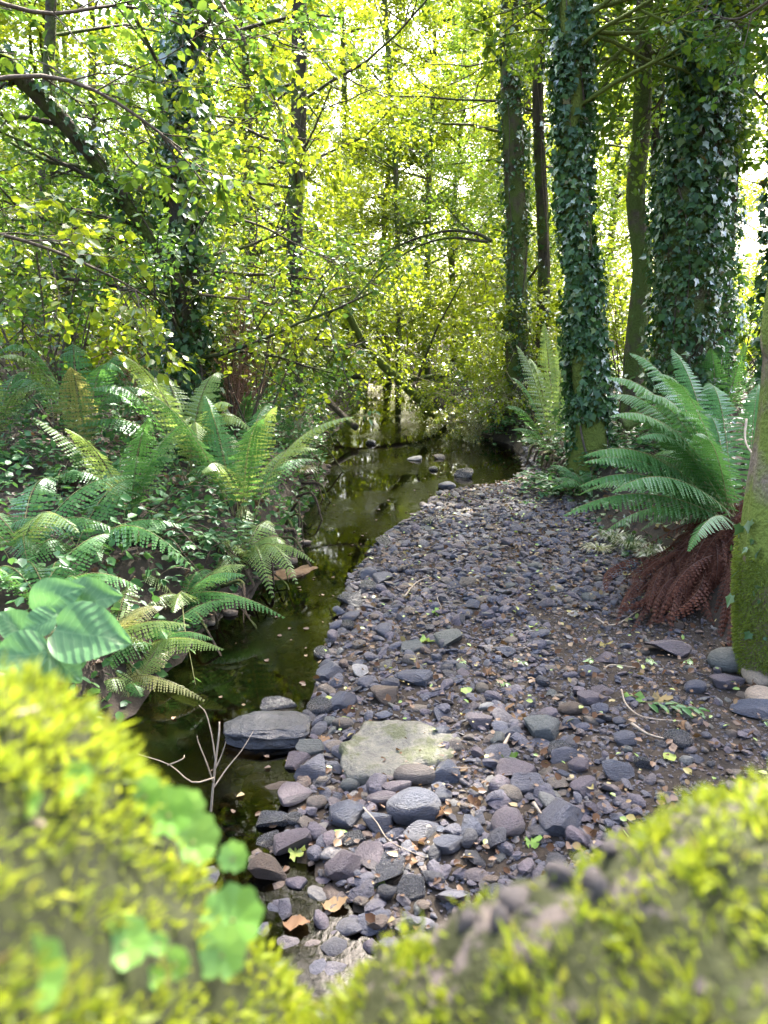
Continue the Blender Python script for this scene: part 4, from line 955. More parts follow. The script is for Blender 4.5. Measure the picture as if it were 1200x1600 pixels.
cover(6000, 1, L_QUAD, .11, 'leaf_mid', 13, 30, 6, .4, 'ground_cover', 'low leafy ground cover on the far right bank')
cover(5000, -1, L_DEAD, .06, 'dead_leaf', 3, 20, 6, .03, 'leaf_litter', 'brown dead leaves strewn on the left bank')
cover(5000, 1, L_DEAD, .06, 'dead_leaf', 3, 20, 6, .03, 'leaf_litter', 'brown dead leaves strewn on the right bank')

# ------------------------------------------------------------------ ferns
rng = np.random.default_rng(49); random.seed(49)
def frond_geo(acc, st, B, C, E, width, npair=30, mpin=7, lift=.35, start=.14):
    """one frond on a quadratic curve B-C-E; each pinna carries two rows of pinnules"""
    B, C, E = (np.asarray(v, float) for v in (B, C, E))
    q = lambda t: (1-t)**2*B + 2*t*(1-t)*C + t*t*E
    tt = np.linspace(0, 1, 18)[:, None]; P = q(tt); V, F = tube(P, np.linspace(.006, .0012, 18)*max(.5, width*4.5), 4); st.add(V, F); V, F = tube(P, np.linspace(.006, .0012, 18)*max(.5, width*4.5)*.6, 3); acc.add(V, F)
    t = lerp(start, .985, np.linspace(0, 1, npair)**.92)[:, None]; p = q(t); T = nrm(2*(1-t)*(C-B)+2*t*(E-C))
    up = np.array([0, 0, 1.0]); hz = nrm(np.cross(E-B, up)) if np.linalg.norm(np.cross(nrm(E-B), up)) > .1 else np.array([1.0, 0, 0])
    S = nrm(hz[None]-T*(T@hz)[:, None]); N = np.cross(S, T)
    N = np.where(N[:, 2:] < 0, -N, N)
    u = (t[:, 0]-start)/(1-start); prof = np.where(u < .35, .5+.5*np.sin(u/.35*np.pi/2), np.clip(1-(u-.35)/.66, 0, 1)**.85)
    ln = width*prof*(.93+.14*rng.random(npair))+.004
    seg = np.linalg.norm(E-B)/npair
    for sg in (-1, 1):
        D = nrm(S*sg + T*.42 - N*.12 + rng.normal(size=(npair, 3))*.06 - up*(.15+.5*(1-np.abs(T[:, 2:]))))      # pinna axis
        Q = nrm(T - D*np.sum(T*D, 1)[:, None])                                          # in-plane, towards the tip
        s = (np.arange(mpin)+.2)/mpin
        pos = p[:, None] + D[:, None]*(s[None, :, None]*ln[:, None, None]) - N[:, None]*(lift*.3*(s**2)[None, :, None]*ln[:, None, None])
        w = ln/mpin*1.02; pl = seg*.50*(1-s*.72)
        for r in (-1, 1):
            a0 = pos; a1 = pos + D[:, None]*w[:, None, None]
            tip = pos + Q[:, None]*(r*pl[None, :, None]) + D[:, None]*(w[:, None, None]*.95) - N[:, None]*.1*pl[None, :, None]
            tip0 = pos + Q[:, None]*(r*pl[None, :, None]*.8) + D[:, None]*(w[:, None, None]*.35) - N[:, None]*.05*pl[None, :, None]
            VV = np.stack([a0, a1, tip, tip0], 2).reshape(-1, 3); i = np.arange(npair*mpin)*4
            acc.add(VV, [np.stack([i, i+1, i+2, i+3], -1)])
def frond_build(a_, st, mat, smat, root, base):
    o = a_.build('frond', M[mat], root, smooth=False, origin=base); st.build('stalk', M[smat], o, origin=base); return o
def fern(label, base, fronds, mat='fern', stalk='stalk', group='ferns on the banks', npair=28, mpin=5):
    """fronds: list of (control, tip, width)"""
    base = np.array(base, float); root = empty('fern', tuple(base)); tag(root, label, 'fern', group)
    for k, f in enumerate(fronds):
        a_, st = Acc(), Acc(); mt = f[3] if len(f) > 3 else mat; frond_geo(a_, st, base+rng.normal(size=3)*np.array([.05, .05, .01]), f[0], f[1], f[2], npair, mpin); o = frond_build(a_, st, mt, stalk, root, base)
        if mt == 'fern_gold' and mat != mt: o['label'] = 'yellowing frond'
        if mt == 'fern_dead' and mat != mt: o['label'] = 'dead brown frond'
    return root
def ring(base, n, L, h, w, az0=0, azs=math.pi, out=(.55, .9), tipz=(.2, .7), mats=None):
    r = []
    for k in range(n):
        az = az0+azs*(2*(k+.5+rng.uniform(-.35, .35))/n-1); o_ = np.array([math.sin(az), math.cos(az), 0]); l = L*rng.uniform(.75, 1.1); ho = rng.uniform(*out)*l
        c = base+o_*ho*.38+np.array([0, 0, h*l*rng.uniform(.75, 1.05)]); e = base+o_*ho+np.array([rng.normal()*.06, rng.normal()*.06, l*rng.uniform(*tipz)]); f = (c, e, w*rng.uniform(.85, 1.1))
        r.append(f if not mats else f+(random.choice(mats),))
    return r
# the big green fern on the right: fronds reach out over the gravel
b = hit(1148, 835); b = onground(b[0], b[1]); Yb = b[1]
def fr(base, tx, ty, dY, lift, w, mat=None):
    e = PD(tx, ty, base[1]+dY); c = lerp(base, e, .56)+np.array([0, 0, lift*1.25]); return (c, e, w) if not mat else (c, e, w, mat)
fl = [fr(b, 880, 806, -.5, .36, .19), fr(b, 912, 712, -.35, .40, .21), fr(b, 972, 652, -.2, .42, .20), fr(b, 950, 590, .15, .45, .21), fr(b, 985, 552, .6, .42, .19), fr(b, 1050, 545, 1.0, .3, .17),
      fr(b, 1075, 862, -.9, .30, .12), fr(b, 955, 770, -.6, .38, .19), fr(b, 1010, 685, .3, .5, .19), fr(b, 1035, 615, .7, .5, .18), fr(b, 1240, 720, -.2, .4, .18), fr(b, 940, 835, .1, .34, .15), fr(b, 1020, 770, .5, .4, .16),
      fr(b, 905, 760, -.45, .36, .19), fr(b, 1000, 620, .0, .48, .20), fr(b, 1090, 700, .9, .5, .16), fr(b, 1065, 740, .6, .4, .16), fr(b, 1000, 830, .2, .3, .14), fr(b, 1185, 600, .6, .3, .15)]
for k in range(16): fl.append(fr(b, rng.uniform(900, 1120), rng.uniform(580, 830), rng.uniform(-.5, .8), rng.uniform(.3, .5), rng.uniform(.14, .19)))
fern('big lush green fern arching over the gravel beside the mossy trunk', b, fl, 'fern', npair=36, mpin=9)
b2 = onground(*(hit(1125, 668)[:2])); fern('upright green fern behind the big one, in front of the dark ivy trunks', b2, [fr(b2, 1050, 570, 0, .3, .17), fr(b2, 1080, 548, .1, .25, .17), fr(b2, 1130, 520, .1, .1, .17), fr(b2, 1165, 535, 0, .1, .17), fr(b2, 1190, 590, -.1, .3, .17), fr(b2, 1040, 610, -.2, .3, .17), fr(b2, 1110, 545, -.2, .2, .17)], 'fern')
b3 = onground(*(hit(868, 715)[:2])); fern('yellow-green fern behind the tall ivy trunk, over the far bank', b3, [fr(b3, 808, 540, .4, .35, .2, 'fern_yellow'), fr(b3, 850, 505, .5, .15, .2, 'fern_yellow'), fr(b3, 800, 590, .1, .35, .18), fr(b3, 790, 636, -.2, .35, .18), fr(b3, 800, 672, -.4, .25, .15), fr(b3, 828, 560, .6, .3, .2, 'fern_yellow'), fr(b3, 880, 520, .5, .2, .2, 'fern_yellow'), fr(b3, 812, 690, -.5, .2, .13), fr(b3, 905, 560, .5, .3, .18)], 'fern')
b4 = onground(*(hit(915, 770)[:2])); fern('small fern at the gravel edge under the tall ivy trunk', b4, ring(b4, 9, .62, .5, .11, az0=-1.6, azs=2.4, tipz=(.05, .4)), 'fern')
rng = np.random.default_rng(93); random.seed(93)
# left bank
fb = [(300, 760, 14, 1.75, .9, .20, 'tall pale fern standing in the middle of the left bank', ('fern_yellow', 'fern_yellow', 'fern')),
      (375, 815, 15, 1.45, .75, .19, 'spreading sunlit fern at the stream side of the left bank', ('fern_yellow', 'fern_yellow', 'fern')),
      (130, 735, 13, 1.55, .95, .19, 'dark fern with one yellow frond at the back left', ('fern_yellow', 'fern', 'fern', 'fern_gold')),
      (30, 880, 12, 1.2, .6, .17, 'low fern at the left picture edge below the bramble', ('fern', 'fern_yellow')),
      (385, 885, 15, 1.05, .5, .16, 'fern drooping over the water from the left bank lip', ('fern_yellow',)),
      (290, 950, 13, 1.0, .45, .15, 'shaded fern hanging over the dark pool', ('fern', 'fern_yellow')),
      (165, 1010, 12, .8, .42, .13, 'yellowing fern low beside the mossy coping', ('fern_yellow', 'fern_yellow', 'fern_gold')),
      (70, 960, 12, 1.0, .6, .15, 'dark green fern behind the large hazel leaves', ('fern',)),
      (205, 820, 12, 1.2, .7, .17, 'half hidden fern behind the broad leaved bramble', ('fern_yellow', 'fern')),
      (370, 700, 9, 1.0, .7, .14, 'small fern at the foot of the reddish dead stems', ('fern',)),
      (0, 705, 11, 1.4, .9, .18, 'pale fern at the left picture edge behind the others', ('fern_yellow', 'fern')),
      (130, 880, 11, 1.1, .6, .16, 'fern left of the broad leaved bramble', ('fern', 'fern')),
      (240, 1015, 12, .75, .40, .12, 'fern on the undercut lip above the dark pool', ('fern', 'fern_yellow')),
      (205, 1075, 11, .6, .35, .10, 'low fern hanging over the pool behind the left coping', ('fern_yellow', 'fern_gold', 'fern'))]
for px, py, n, L, h, w, lb, mats in fb:
    p = hit(px, py); p = onground(p[0], p[1]); fern(lb, p, ring(p, max(6, int(n*.8)), L*.93, h, w*.95, tipz=(.3, .85) if h > .6 else (-.1, .45), out=(.4, .75) if h > .6 else (.5, .85), mats=mats))
rng = np.random.default_rng(92); random.seed(92)
# dead brown fronds hanging down the right bank
def dead_fern():
    base = onground(*(hit(1140, 850)[:2]), .12); root = empty('dead_fern', tuple(base)); tag(root, 'mass of dead red-brown fern fronds hanging down to the gravel', 'dead fern')
    for k in range(110):
        u, v = rng.random(), rng.random(); x0, y0 = lerp(1160, 1040, u)+rng.normal()*10, lerp(815, 925, u)+rng.uniform(-25, 30); bb = hit(x0, min(y0, 985))+np.array([0, 0, rng.uniform(.08, .30)*(1-.5*u)])
        e = hit(x0-rng.uniform(10, 110), min(990, y0+rng.uniform(30, 110)))+np.array([rng.normal()*.06, rng.normal()*.08, rng.uniform(.0, .16)])
        c = (bb+e)/2+np.array([rng.normal()*.12, rng.normal()*.12, rng.uniform(.0, .18)]); a_, st = Acc(), Acc(); frond_geo(a_, st, bb, c, e, rng.uniform(.04, .10), 20, 4, lift=1.5, start=.06); frond_build(a_, st, 'fern_dead', 'stalk_dead', root, base)
    for k in range(6):
        e = hit(rng.uniform(1095, 1140), rng.uniform(960, 1030)); bb = base+np.array([.05, -.1, 0]); a_, st = Acc(), Acc(); frond_geo(a_, st, bb, (bb+e)/2+np.array([0, 0, .1]), e, .05, 24, 4); frond_build(a_, st, 'fern_dead', 'stalk_dead', root, base)
dead_fern()

def grass_tuft(label, base, n, L, mat='grass', out=.8):
    base = np.array(base); root = empty('grass_tuft', tuple(base)); tag(root, label, 'grass tuft', 'grass tufts'); a_ = Acc()
    for k in range(n):
        az = rng.random()*6.283; o_ = np.array([math.sin(az), math.cos(az), 0]); l = L*rng.uniform(.5, 1.1); u = np.linspace(0, 1, 6)[:, None]; p = base+o_*.05*rng.random()+o_*u*l*out*rng.uniform(.5, 1)+np.array([0, 0, 1])*(u*1.1-u*u*.95)*l
        s_ = np.cross(o_, (0, 0, 1))*.004*(1-u**2*.95); V = np.concatenate([p-s_, p+s_]); i = np.arange(5); a_.add(V, [np.stack([i, i+1, i+7, i+6], -1)])
    tag(a_.build('blades', M[mat], root, origin=base), kind='stuff')
for k, (px, py) in enumerate(((985, 858), (1020, 872), (960, 848), (1045, 880))): grass_tuft(('grass tuft under the big green fern, second from its left end', 'grass tuft under the big green fern, second from its right end', 'leftmost grass tuft under the big green fern', 'grass tuft beside the dead brown fern')[k], hit(px, py), 150, .33)
grass_tuft('dry straw tuft at the bank foot left of the grass tufts', hit(935, 862), 160, .2, 'fern_gold', 1.0)
grass_tuft('dry grass hanging on the muddy left shore', hit(470, 740), 160, .3, 'fern_gold', 1.0)

# roots and dark bank wood
def roots(label, pts_list, mat='root', name='roots', cat='roots'):
    base = np.array(pts_list[0][0][0]); root = empty(name, tuple(base)); tag(root, label, cat)
    for pts, r in pts_list:
        a_ = Acc(); V, F = tube(cr(pts, 14), np.linspace(r, r*.4, 14), 7, .06); a_.add(V, F); a_.build('root', M[mat], root, origin=base)
def root_set(px0, py0, px1, py1, n, dx, r):
    out = []
    for k in range(n):
        a_ = hit(lerp(px0, px1, k/max(1, n-1)), lerp(py0, py1, k/max(1, n-1)))+np.array([0, 0, .12]); e = a_+np.array([dx*rng.uniform(.4, 1.2), -rng.uniform(.1, .6), 0]); e[2] = max(float(height(e[0], e[1])), WZ)-.03
        out.append(([a_, lerp(a_, e, .4)+np.array([0, 0, .1])+rng.normal(size=3)*.04, lerp(a_, e, .75)+rng.normal(size=3)*.04, e], r*rng.uniform(.5, 1.2)))
    return out
roots('dark tangled roots at the bank foot by the gravel tip', root_set(838, 705, 880, 735, 9, -.35, .04))
roots('thin muddy roots along the left shore', root_set(440, 860, 500, 690, 16, .45, .02))
roots('roots trailing from the left bank into the dark pool', root_set(300, 975, 430, 880, 12, .35, .012))

# sandy spit on the left shore
def spit():
    p = hit(462, 900); V, F = ICO[3]; V = V*np.array([.34, .13, .02])*(1+.25*fbm(V[:, 0], V[:, 1], 4, 2))[:, None]; V[:, 2] += .02*fbm(V[:, 0], V[:, 1], 18, 1); me = mesh('sand_spit', V, [F]); me.materials.append(M['sand'])
    tag(put('sand_spit', me, None, (p[0]-.1, p[1]+.05, WZ+.0), (0, 0, .7)), 'pale sandy spit at the tip of the left bank', 'sand', kind='structure')
spit()

# ------------------------------------------------------------------ fallen leaves, twigs, small things on the gravel
rng = np.random.default_rng(50); random.seed(50)
def leaf_shape(seed, toothed=True):
    g = np.random.default_rng(seed); n = 11; u = np.linspace(0, 1, n); w = .36*np.sin(np.pi*u**.8)**.75*(1+.05*np.sin(u*40)); z = .05*np.sin(u*5+seed)+.03*g.normal(size=n)
    mid = np.stack([u, 0*u, z], -1); a_ = np.stack([u, w, z+.10*g.random()+.05*np.sin(u*9+seed)], -1); b_ = np.stack([u, -w, z+.10*g.random()+.05*np.cos(u*8)], -1)
    i = np.arange(n-1); return np.vstack([mid, a_, b_]), [np.stack([i, i+1, n+i+1, n+i], -1), np.stack([i+1, i, 2*n+i, 2*n+i+1], -1)]
def lobed(seed):
    g = np.random.default_rng(seed); th = np.linspace(0, 2*np.pi, 31)[:-1]; r = (.26+.2*np.abs(np.cos(2.5*th+.3*g.random()))**1.2)*(1+.25*np.cos(th))+.045*g.normal(size=30); z = .14*np.sin(th*2+seed)+.10*g.normal(size=30)+.12*r*2*g.random()
    return np.vstack([[(0, 0, 0)], np.stack([r*np.cos(th)+.0, r*np.sin(th), z], -1)]), [np.stack([np.zeros(30, int), np.arange(30)+1, (np.arange(30)+1) % 30+1], -1)]
LEAFM = {}
def fallen(px, py, size, mat, label, shape='oval', seed=0, dz=.012):
    key = (shape, seed % 5, mat)
    if key not in LEAFM:
        V, F = leaf_shape(seed % 5) if shape == 'oval' else lobed(seed % 5); me = mesh('fallen_leaf', V, F); me.materials.append(M[mat]); LEAFM[key] = me
    p = hit(px, py); s = math.dist(p, (0, 0, CAM_Z))/FPX*size
    o = put('fallen_leaf', LEAFM[key], None, (p[0]-s*.4, p[1], p[2]+dz), (random.uniform(-.15, .35), random.uniform(-.25, .25), random.uniform(-.7, .7)), (s, s, s)); tag(o, label, 'leaf', 'fallen leaves on the gravel')
for k, (px, py, s, mt, sh, lb) in enumerate((
 (505, 1099, 30, 'fallen_green', 'oval', 'pale green fallen leaf on the dark wet stone by the water'), (534, 1134, 28, 'fallen_green', 'oval', 'whitish leaf left of the flat boulder'), (500, 1217, 26, 'fallen_green', 'oval', 'yellow leaf below the faceted blue-violet cobble'),
 (476, 1338, 32, 'fallen_green', 'lobed', 'ragged yellow-green leaf in the riffle'), (586, 1379, 30, 'fallen_green', 'oval', 'round pale green leaf at the riffle edge near the coping'), (530, 1312, 28, 'fallen_green', 'oval', 'curled cream leaf upright beside the small blue stone'),
 (497, 1315, 30, 'dead_leaf', 'lobed', 'dark red leaf at the end of the long purple flat stone'), (512, 1160, 22, 'dead_leaf', 'lobed', 'orange-brown leaf between stones left of the boulder'), (660, 1318, 40, 'dead_leaf', 'lobed', 'crumpled tan lobed leaf on the flat blue slab'),
 (695, 1275, 46, 'dead_leaf', 'lobed', 'large crumpled brown leaf right of the bean cobble'), (750, 1262, 30, 'dead_leaf', 'lobed', 'orange-brown leaf between bean cobble and egg cobble'), (645, 1350, 30, 'dead_leaf', 'lobed', 'orange curled leaf near the thin straw'),
 (843, 1320, 30, 'fallen_green', 'lobed', 'yellow-brown leaf beside the right coping crest'), (795, 1186, 28, 'leaf_mid', 'oval', 'fresh green leaf above the broad purple slab'), (858, 1238, 26, 'leaf_mid', 'oval', 'fresh green leaf right of the blue slate plate'),
 (1048, 1190, 24, 'fallen_green', 'oval', 'oval yellow-green leaf beside the small black stone'), (1000, 1092, 34, 'fallen_green', 'lobed', 'cream leaf above the green twig'), (1045, 1094, 34, 'dead_leaf', 'lobed', 'tan leaf above the green twig, right of the cream one'),
 (1058, 1065, 18, 'dead_leaf', 'oval', 'small orange leaf on the fine gravel'), (675, 1004, 26, 'fallen_green', 'lobed', 'pale yellow leaf left of the grey-green flat stone'), (690, 960, 22, 'fallen_green', 'lobed', 'small cream leaf on the upper gravel'),
 (728, 1085, 20, 'fallen_green', 'oval', 'cream leaf beside the small weeds mid gravel'), (800, 1110, 30, 'dead_leaf', 'lobed', 'pale pink-brown leaf right of the five sided violet stone'), (820, 1125, 30, 'dead_leaf', 'lobed', 'curled brown leaf touching the grey-green cobble'),
 (770, 1055, 24, 'dead_leaf', 'lobed', 'brown leaf below the mid gravel slab'), (552, 1114, 22, 'dead_leaf', 'lobed', 'brown leaf behind the whitish one'), (566, 1250, 34, 'dead_leaf', 'lobed', 'brown crumpled leaf left of the oval purple cobble'),
 (582, 1410, 34, 'dead_leaf', 'oval', 'brown leaf washed against the riffle stones'), (520, 1420, 40, 'dead_leaf', 'oval', 'dark sodden leaf in the riffle'), (460, 1445, 40, 'dead_leaf', 'oval', 'large yellow-brown leaf under water near the notch'),
 (1078, 1140, 26, 'dead_leaf', 'lobed', 'brown leaf right of the black wet stone'), (1180, 1065, 20, 'fallen_green', 'oval', 'green leaf beside the tan stone'), (955, 1010, 24, 'dead_leaf', 'lobed', 'red-brown leaf above the dark violet slab'), (830, 980, 22, 'fallen_green', 'oval', 'small pale leaf among the upper small stones'))):
    fallen(px, py, s, mt, lb, sh, k)
def litter():
    acc = Acc(); n = 3600; y = 2.0+9*rng.random(n)**1.2; x = lerp(xR(y), xB(y), rng.random(n)**.8); k = x < .56*y+.45; x, y = x[k], y[k]; m = len(x); z = height(x, y)+.025+.02*rng.random(m)
    leaves(acc, L_DEAD, np.stack([x, y, z], -1), rdir(m)*np.array([1, 1, .35]), np.array([0, 0, 1.0])+rng.normal(size=(m, 3))*.45, .014+.038*rng.random(m)**1.5); return acc
tag(litter().build('leaf_litter', M['dead_leaf']), 'small brown leaf scraps between the gravel stones', 'leaf litter', kind='stuff')
def litter2():
    acc = Acc(); n = 260; y = 2.6+7*rng.random(n); x = lerp(xR(y), xB(y), rng.random(n)); k = x < .56*y+.45; x, y = x[k], y[k]; m = len(x); z = height(x, y)+.035+.02*rng.random(m)
    leaves(acc, L_OVAL, np.stack([x, y, z], -1), rdir(m)*np.array([1, 1, .25]), np.array([0, 0, 1.0])+rng.normal(size=(m, 3))*.35, .02+.025*rng.random(m)); return acc
tag(litter2().build('leaf_litter', M['fallen_green']), 'small yellow-green leaf scraps between the gravel stones', 'leaf litter', kind='stuff')

def floating():
    acc = Acc(); n = 90; y = 2.6+12*rng.random(n)**1.3; x = lerp(xL(y)+.1, xR(y), rng.random(n)**.6)
    leaves(acc, L_DEAD, np.stack([x, y, np.full(n, WZ+.004)], -1), rdir(n)*np.array([1, 1, .05]), np.array([0, 0, 1.0])+rng.normal(size=(n, 3))*.08, .015+.03*rng.random(n)); return acc
tag(floating().build('leaf_litter', M['dead_leaf']), 'tiny leaf scraps floating on the stream', 'leaf litter', kind='stuff')
def stick(label, pts, r, mat='twig_pale', name='twig', forks=()):
    base = np.array(pts[0]); root = empty(name, tuple(base)); tag(root, label, 'twig'); a_ = Acc(); P = cr(pts, 18); V, F = tube(P, np.linspace(r, r*.5, 18), 6, .06); a_.add(V, F); a_.build('stem', M[mat], root, origin=base)
    for f in forks: b_ = Acc(); V, F = tube(cr(f, 10), np.linspace(r*.6, r*.25, 10), 5); b_.add(V, F); b_.build('fork', M[mat], root, origin=base)
G = lambda x, y, h=.04: hit(x, y)+np.array([0, 0, h])
stick('pale forked stick lying on the upper gravel', [G(632, 940), G(650, 918), G(672, 908)], .008, forks=[[G(650, 918), G(668, 925, .05), G(690, 912)]])
stick('curved thin twig on the fine gravel beside the green sprig', [G(970, 1088), G(978, 1112), G(1005, 1132), G(1060, 1138)], .005)
stick('pale stick below the green sprig', [G(986, 1142), G(1010, 1158), G(1036, 1166)], .008)
stick('pale hooked stick left of the broad purple-grey slab', [G(943, 1056), G(955, 1049), G(992, 1053)], .006)
stick('thin pale straw curved across dark slabs near the riffle', [G(568, 1288, .08), G(588, 1318, .10), G(610, 1350, .1), G(664, 1358, .05)], .0025)
stick('straight thin straw lying right of the flat boulder', [G(682, 1218, .06), G(715, 1218, .06), G(752, 1216, .05)], .002)
stick('long pale stick sticking out from the dead fern', [G(930, 975), G(960, 985), G(1010, 955), G(1075, 940, .08)], .006, forks=[[G(960, 985), G(945, 985), G(930, 972)]])
stick('white stubby stick right of the five sided stone', [G(787, 1176), G(796, 1158)], .010)
stick('short white stick by the egg shaped cobble', [G(833, 1268), G(845, 1285)], .009)
stick('thin pale twig on the pool side of the upper gravel', [G(682, 935), G(684, 945), G(690, 958)], .004)
stick('pale bent stem against the mossy trunk', [PD(1166, 655, 5.2), PD(1165, 690, 5.0), PD(1185, 720, 4.6), PD(1205, 735, 4.3)], .008)
# bare branch standing in the dark pool
w0 = PZ(328, 1285, WZ-.05); Yw = w0[1]
stick('bare pale branch with upright twigs standing in the dark pool', [w0, PD(332, 1240, Yw+.02), PD(337, 1190, Yw+.05), PD(342, 1150, Yw+.07), PD(343, 1128, Yw+.1)], .006, name='dead_branch',
      forks=[[PD(337, 1190, Yw+.05), PD(331, 1150, Yw+.08), PD(322, 1115, Yw+.1), PD(311, 1102, Yw+.1)], [PD(334, 1225, Yw+.03), PD(322, 1190, Yw), PD(310, 1160, Yw), PD(308, 1150, Yw)], [PD(333, 1232, Yw+.03), PD(355, 1200, Yw+.1), PD(378, 1172, Yw+.14), PD(396, 1142, Yw+.2)],
             [PD(337, 1200, Yw+.03), PD(346, 1180, Yw+.05), PD(353, 1160, Yw+.05)], [PD(335, 1215, Yw), PD(300, 1222, Yw-.05), PD(265, 1195, Yw-.02), PD(215, 1178, Yw)], [PD(262, 1196, Yw-.05), PD(285, 1186, Yw-.05), PD(288, 1180, Yw-.03)]])
# green twig with leaflets on the gravel
def sprig(label, px, py, n, size, az, mat='fern'):
    base = hit(px, py)+np.array([0, 0, .03]); root = empty('green_sprig', tuple(base)); tag(root, label, 'sprig', 'green sprigs on the gravel'); d = np.array([math.cos(az), math.sin(az), .1]); L = size*n*.32
    a_ = Acc(); V, F = tube(np.array([base, base+d*L*.5+np.array([0, 0, .02]), base+d*L]), np.array([.003, .002, .001]), 5); a_.add(V, F); a_.build('stem', M['stalk'], root, origin=base)
    me = mesh('leaflet', L_LONG[0], L_LONG[1]); me.materials.append(M[mat])
    for k in range(n):
        sg = 1 if k % 2 else -1; p = d*L*(k+1)/n; put('leaflet', me, root, tuple(p), (random.uniform(-.2, .2), random.uniform(-.1, .3), az+sg*random.uniform(.5, .9)), (size*random.uniform(.8, 1.1), size*1.3, size))
sprig('fallen green twig with narrow leaflets on the fine gravel', 1003, 1105, 10, .085, -.5)
for k, (px, py) in enumerate(((800, 1040), (838, 990), (925, 1035), (1010, 1035), (1082, 1038), (775, 1070), (1190, 1135), (718, 1035))):
    sprig(('tiny weed with bright leaves mid gravel below the blue-grey slab', 'tiny weed highest on the gravel', 'tiny weed beside the flat grey slab', 'tiny weed below the broad purple-grey slab', 'bluish weed near the green-grey boulder', 'tiny weed left of the middle of the gravel', 'small weed at the right edge of the gravel', 'tiny weed right of the wide blue-grey slab')[k], px, py, 7, .035, random.uniform(0, 6), 'pennywort')

# ------------------------------------------------------------------ near leaves
rng = np.random.default_rng(51); random.seed(51)
def big_leaf_mat():
    m, t, o = new_mat('hazel_leaf'); tc = nd(t, 'ShaderNodeTexCoord'); sx = nd(t, 'ShaderNodeSeparateXYZ'); t.links.new(tc.outputs['Object'], sx.inputs[0])
    ab = nd(t, 'ShaderNodeMath', operation='ABSOLUTE'); t.links.new(sx.outputs[1], ab.inputs[0])
    mu = nd(t, 'ShaderNodeMath', operation='MULTIPLY_ADD'); t.links.new(ab.outputs[0], mu.inputs[0]); mu.inputs[1].default_value = -.7; t.links.new(sx.outputs[0], mu.inputs[2])
    nz_ = nd(t, 'ShaderNodeMath', operation='MULTIPLY_ADD'); t.links.new(noise_fac(t, 6, 3), nz_.inputs[0]); nz_.inputs[1].default_value = .07; t.links.new(mu.outputs[0], nz_.inputs[2])
    si = nd(t, 'ShaderNodeMath', operation='MULTIPLY'); t.links.new(nz_.outputs[0], si.inputs[0]); si.inputs[1].default_value = 52
    sn = nd(t, 'ShaderNodeMath', operation='SINE'); t.links.new(si.outputs[0], sn.inputs[0])
    v = ramp(t, [(.93, (0, 0, 0)), (.99, (1, 1, 1))], sn.outputs[0]); mid = ramp(t, [(.0, (1, 1, 1)), (.02, (0, 0, 0))], ab.outputs[0]); vv = mixc(t, 1.0, v, mid, 'LIGHTEN')
    c = mixc(t, vv, mixc(t, noise_fac(t, 9, 4), (.055, .14, .05), (.085, .185, .07)), (.12, .23, .09))
    d = nd(t, 'ShaderNodeBsdfDiffuse'); t.links.new(c, d.inputs[0]); tr = nd(t, 'ShaderNodeBsdfTranslucent'); t.links.new(mixc(t, .5, c, (.2, .45, .12)), tr.inputs[0])
    b_ = bump(t, sn.outputs[0], .25, .02); t.links.new(b_, d.inputs['Normal'])
    mx = nd(t, 'ShaderNodeMixShader'); mx.inputs[0].default_value = .35; t.links.new(d.outputs[0], mx.inputs[1]); t.links.new(tr.outputs[0], mx.inputs[2])
    g = nd(t, 'ShaderNodeBsdfGlossy'); g.inputs['Roughness'].default_value = .45; mx2 = nd(t, 'ShaderNodeMixShader'); mx2.inputs[0].default_value = .025; t.links.new(mx.outputs[0], mx2.inputs[1]); t.links.new(g.outputs[0], mx2.inputs[2]); t.links.new(mx2.outputs[0], o.inputs[0]); return m
M['hazel'] = big_leaf_mat()
def broad_leaf(seed):
    g = np.random.default_rng(seed); n, k = 25, 9; u = np.linspace(0, 1, n); w = .40*np.sin(np.pi*np.clip(u*.94+.03, 0, 1)**.72)**.8*(1-.25*u**4)*(1+.03*np.sin(u*75)); w[-1] = 0.005; v = np.linspace(-1, 1, k)
    X = u[:, None]+0*v; Y = w[:, None]*v; Z = .10*np.abs(Y)/.4 - .16*u[:, None]**2 + .025*np.sin(u[:, None]*7+v*3+seed)+.02*np.cos(v*6+u[:, None]*9)
    return np.stack([X, Y, Z], -1).reshape(-1, 3), [grid_faces(n, k)]
def near_sprig(name, label, root_px, Y, leaves_, matl):
    base = PD(*root_px, Y); root = empty(name, tuple(base)); tag(root, label, 'sprig'); a_ = Acc()
    for k, (bx, by, tx, ty, dY, roll) in enumerate(leaves_):
        B = PD(bx, by, Y+dY); E = PD(tx, ty, Y+dY-.03); X = nrm(E-B); L = np.linalg.norm(E-B); up = nrm(np.array([.15*roll, -.75, .7])); Yv = nrm(np.cross(up, X)); Z = np.cross(X, Yv)
        me = mesh('leaf', *broad_leaf(k+3)); me.materials.append(M[matl]); o = put('leaf', me, root, tuple(B-base), Matrix(((X[0], Yv[0], Z[0]), (X[1], Yv[1], Z[1]), (X[2], Yv[2], Z[2]))).to_euler(), (L, L*1.05, L))
        V, F = tube(cr([base, lerp(base, B, .5)+np.array([0, 0, .02]), B], 8), np.linspace(.003, .0016, 8), 5); a_.add(V, F)
    a_.build('stem', M['stalk'], root, origin=base)
near_sprig('hazel_sprig', 'sprig of large soft green leaves above the left mossy coping', (40, 1075), 1.5,
           [(52, 962, 118, 915, .06, 1), (85, 985, 198, 998, -.05, .3), (95, 955, 180, 925, .08, 0), (90, 962, 25, 990, .0, -1), (75, 1020, -25, 1025, -.08, -.5), (70, 1015, 125, 1062, .02, .8), (48, 990, -10, 960, .1, -.3)], 'hazel')

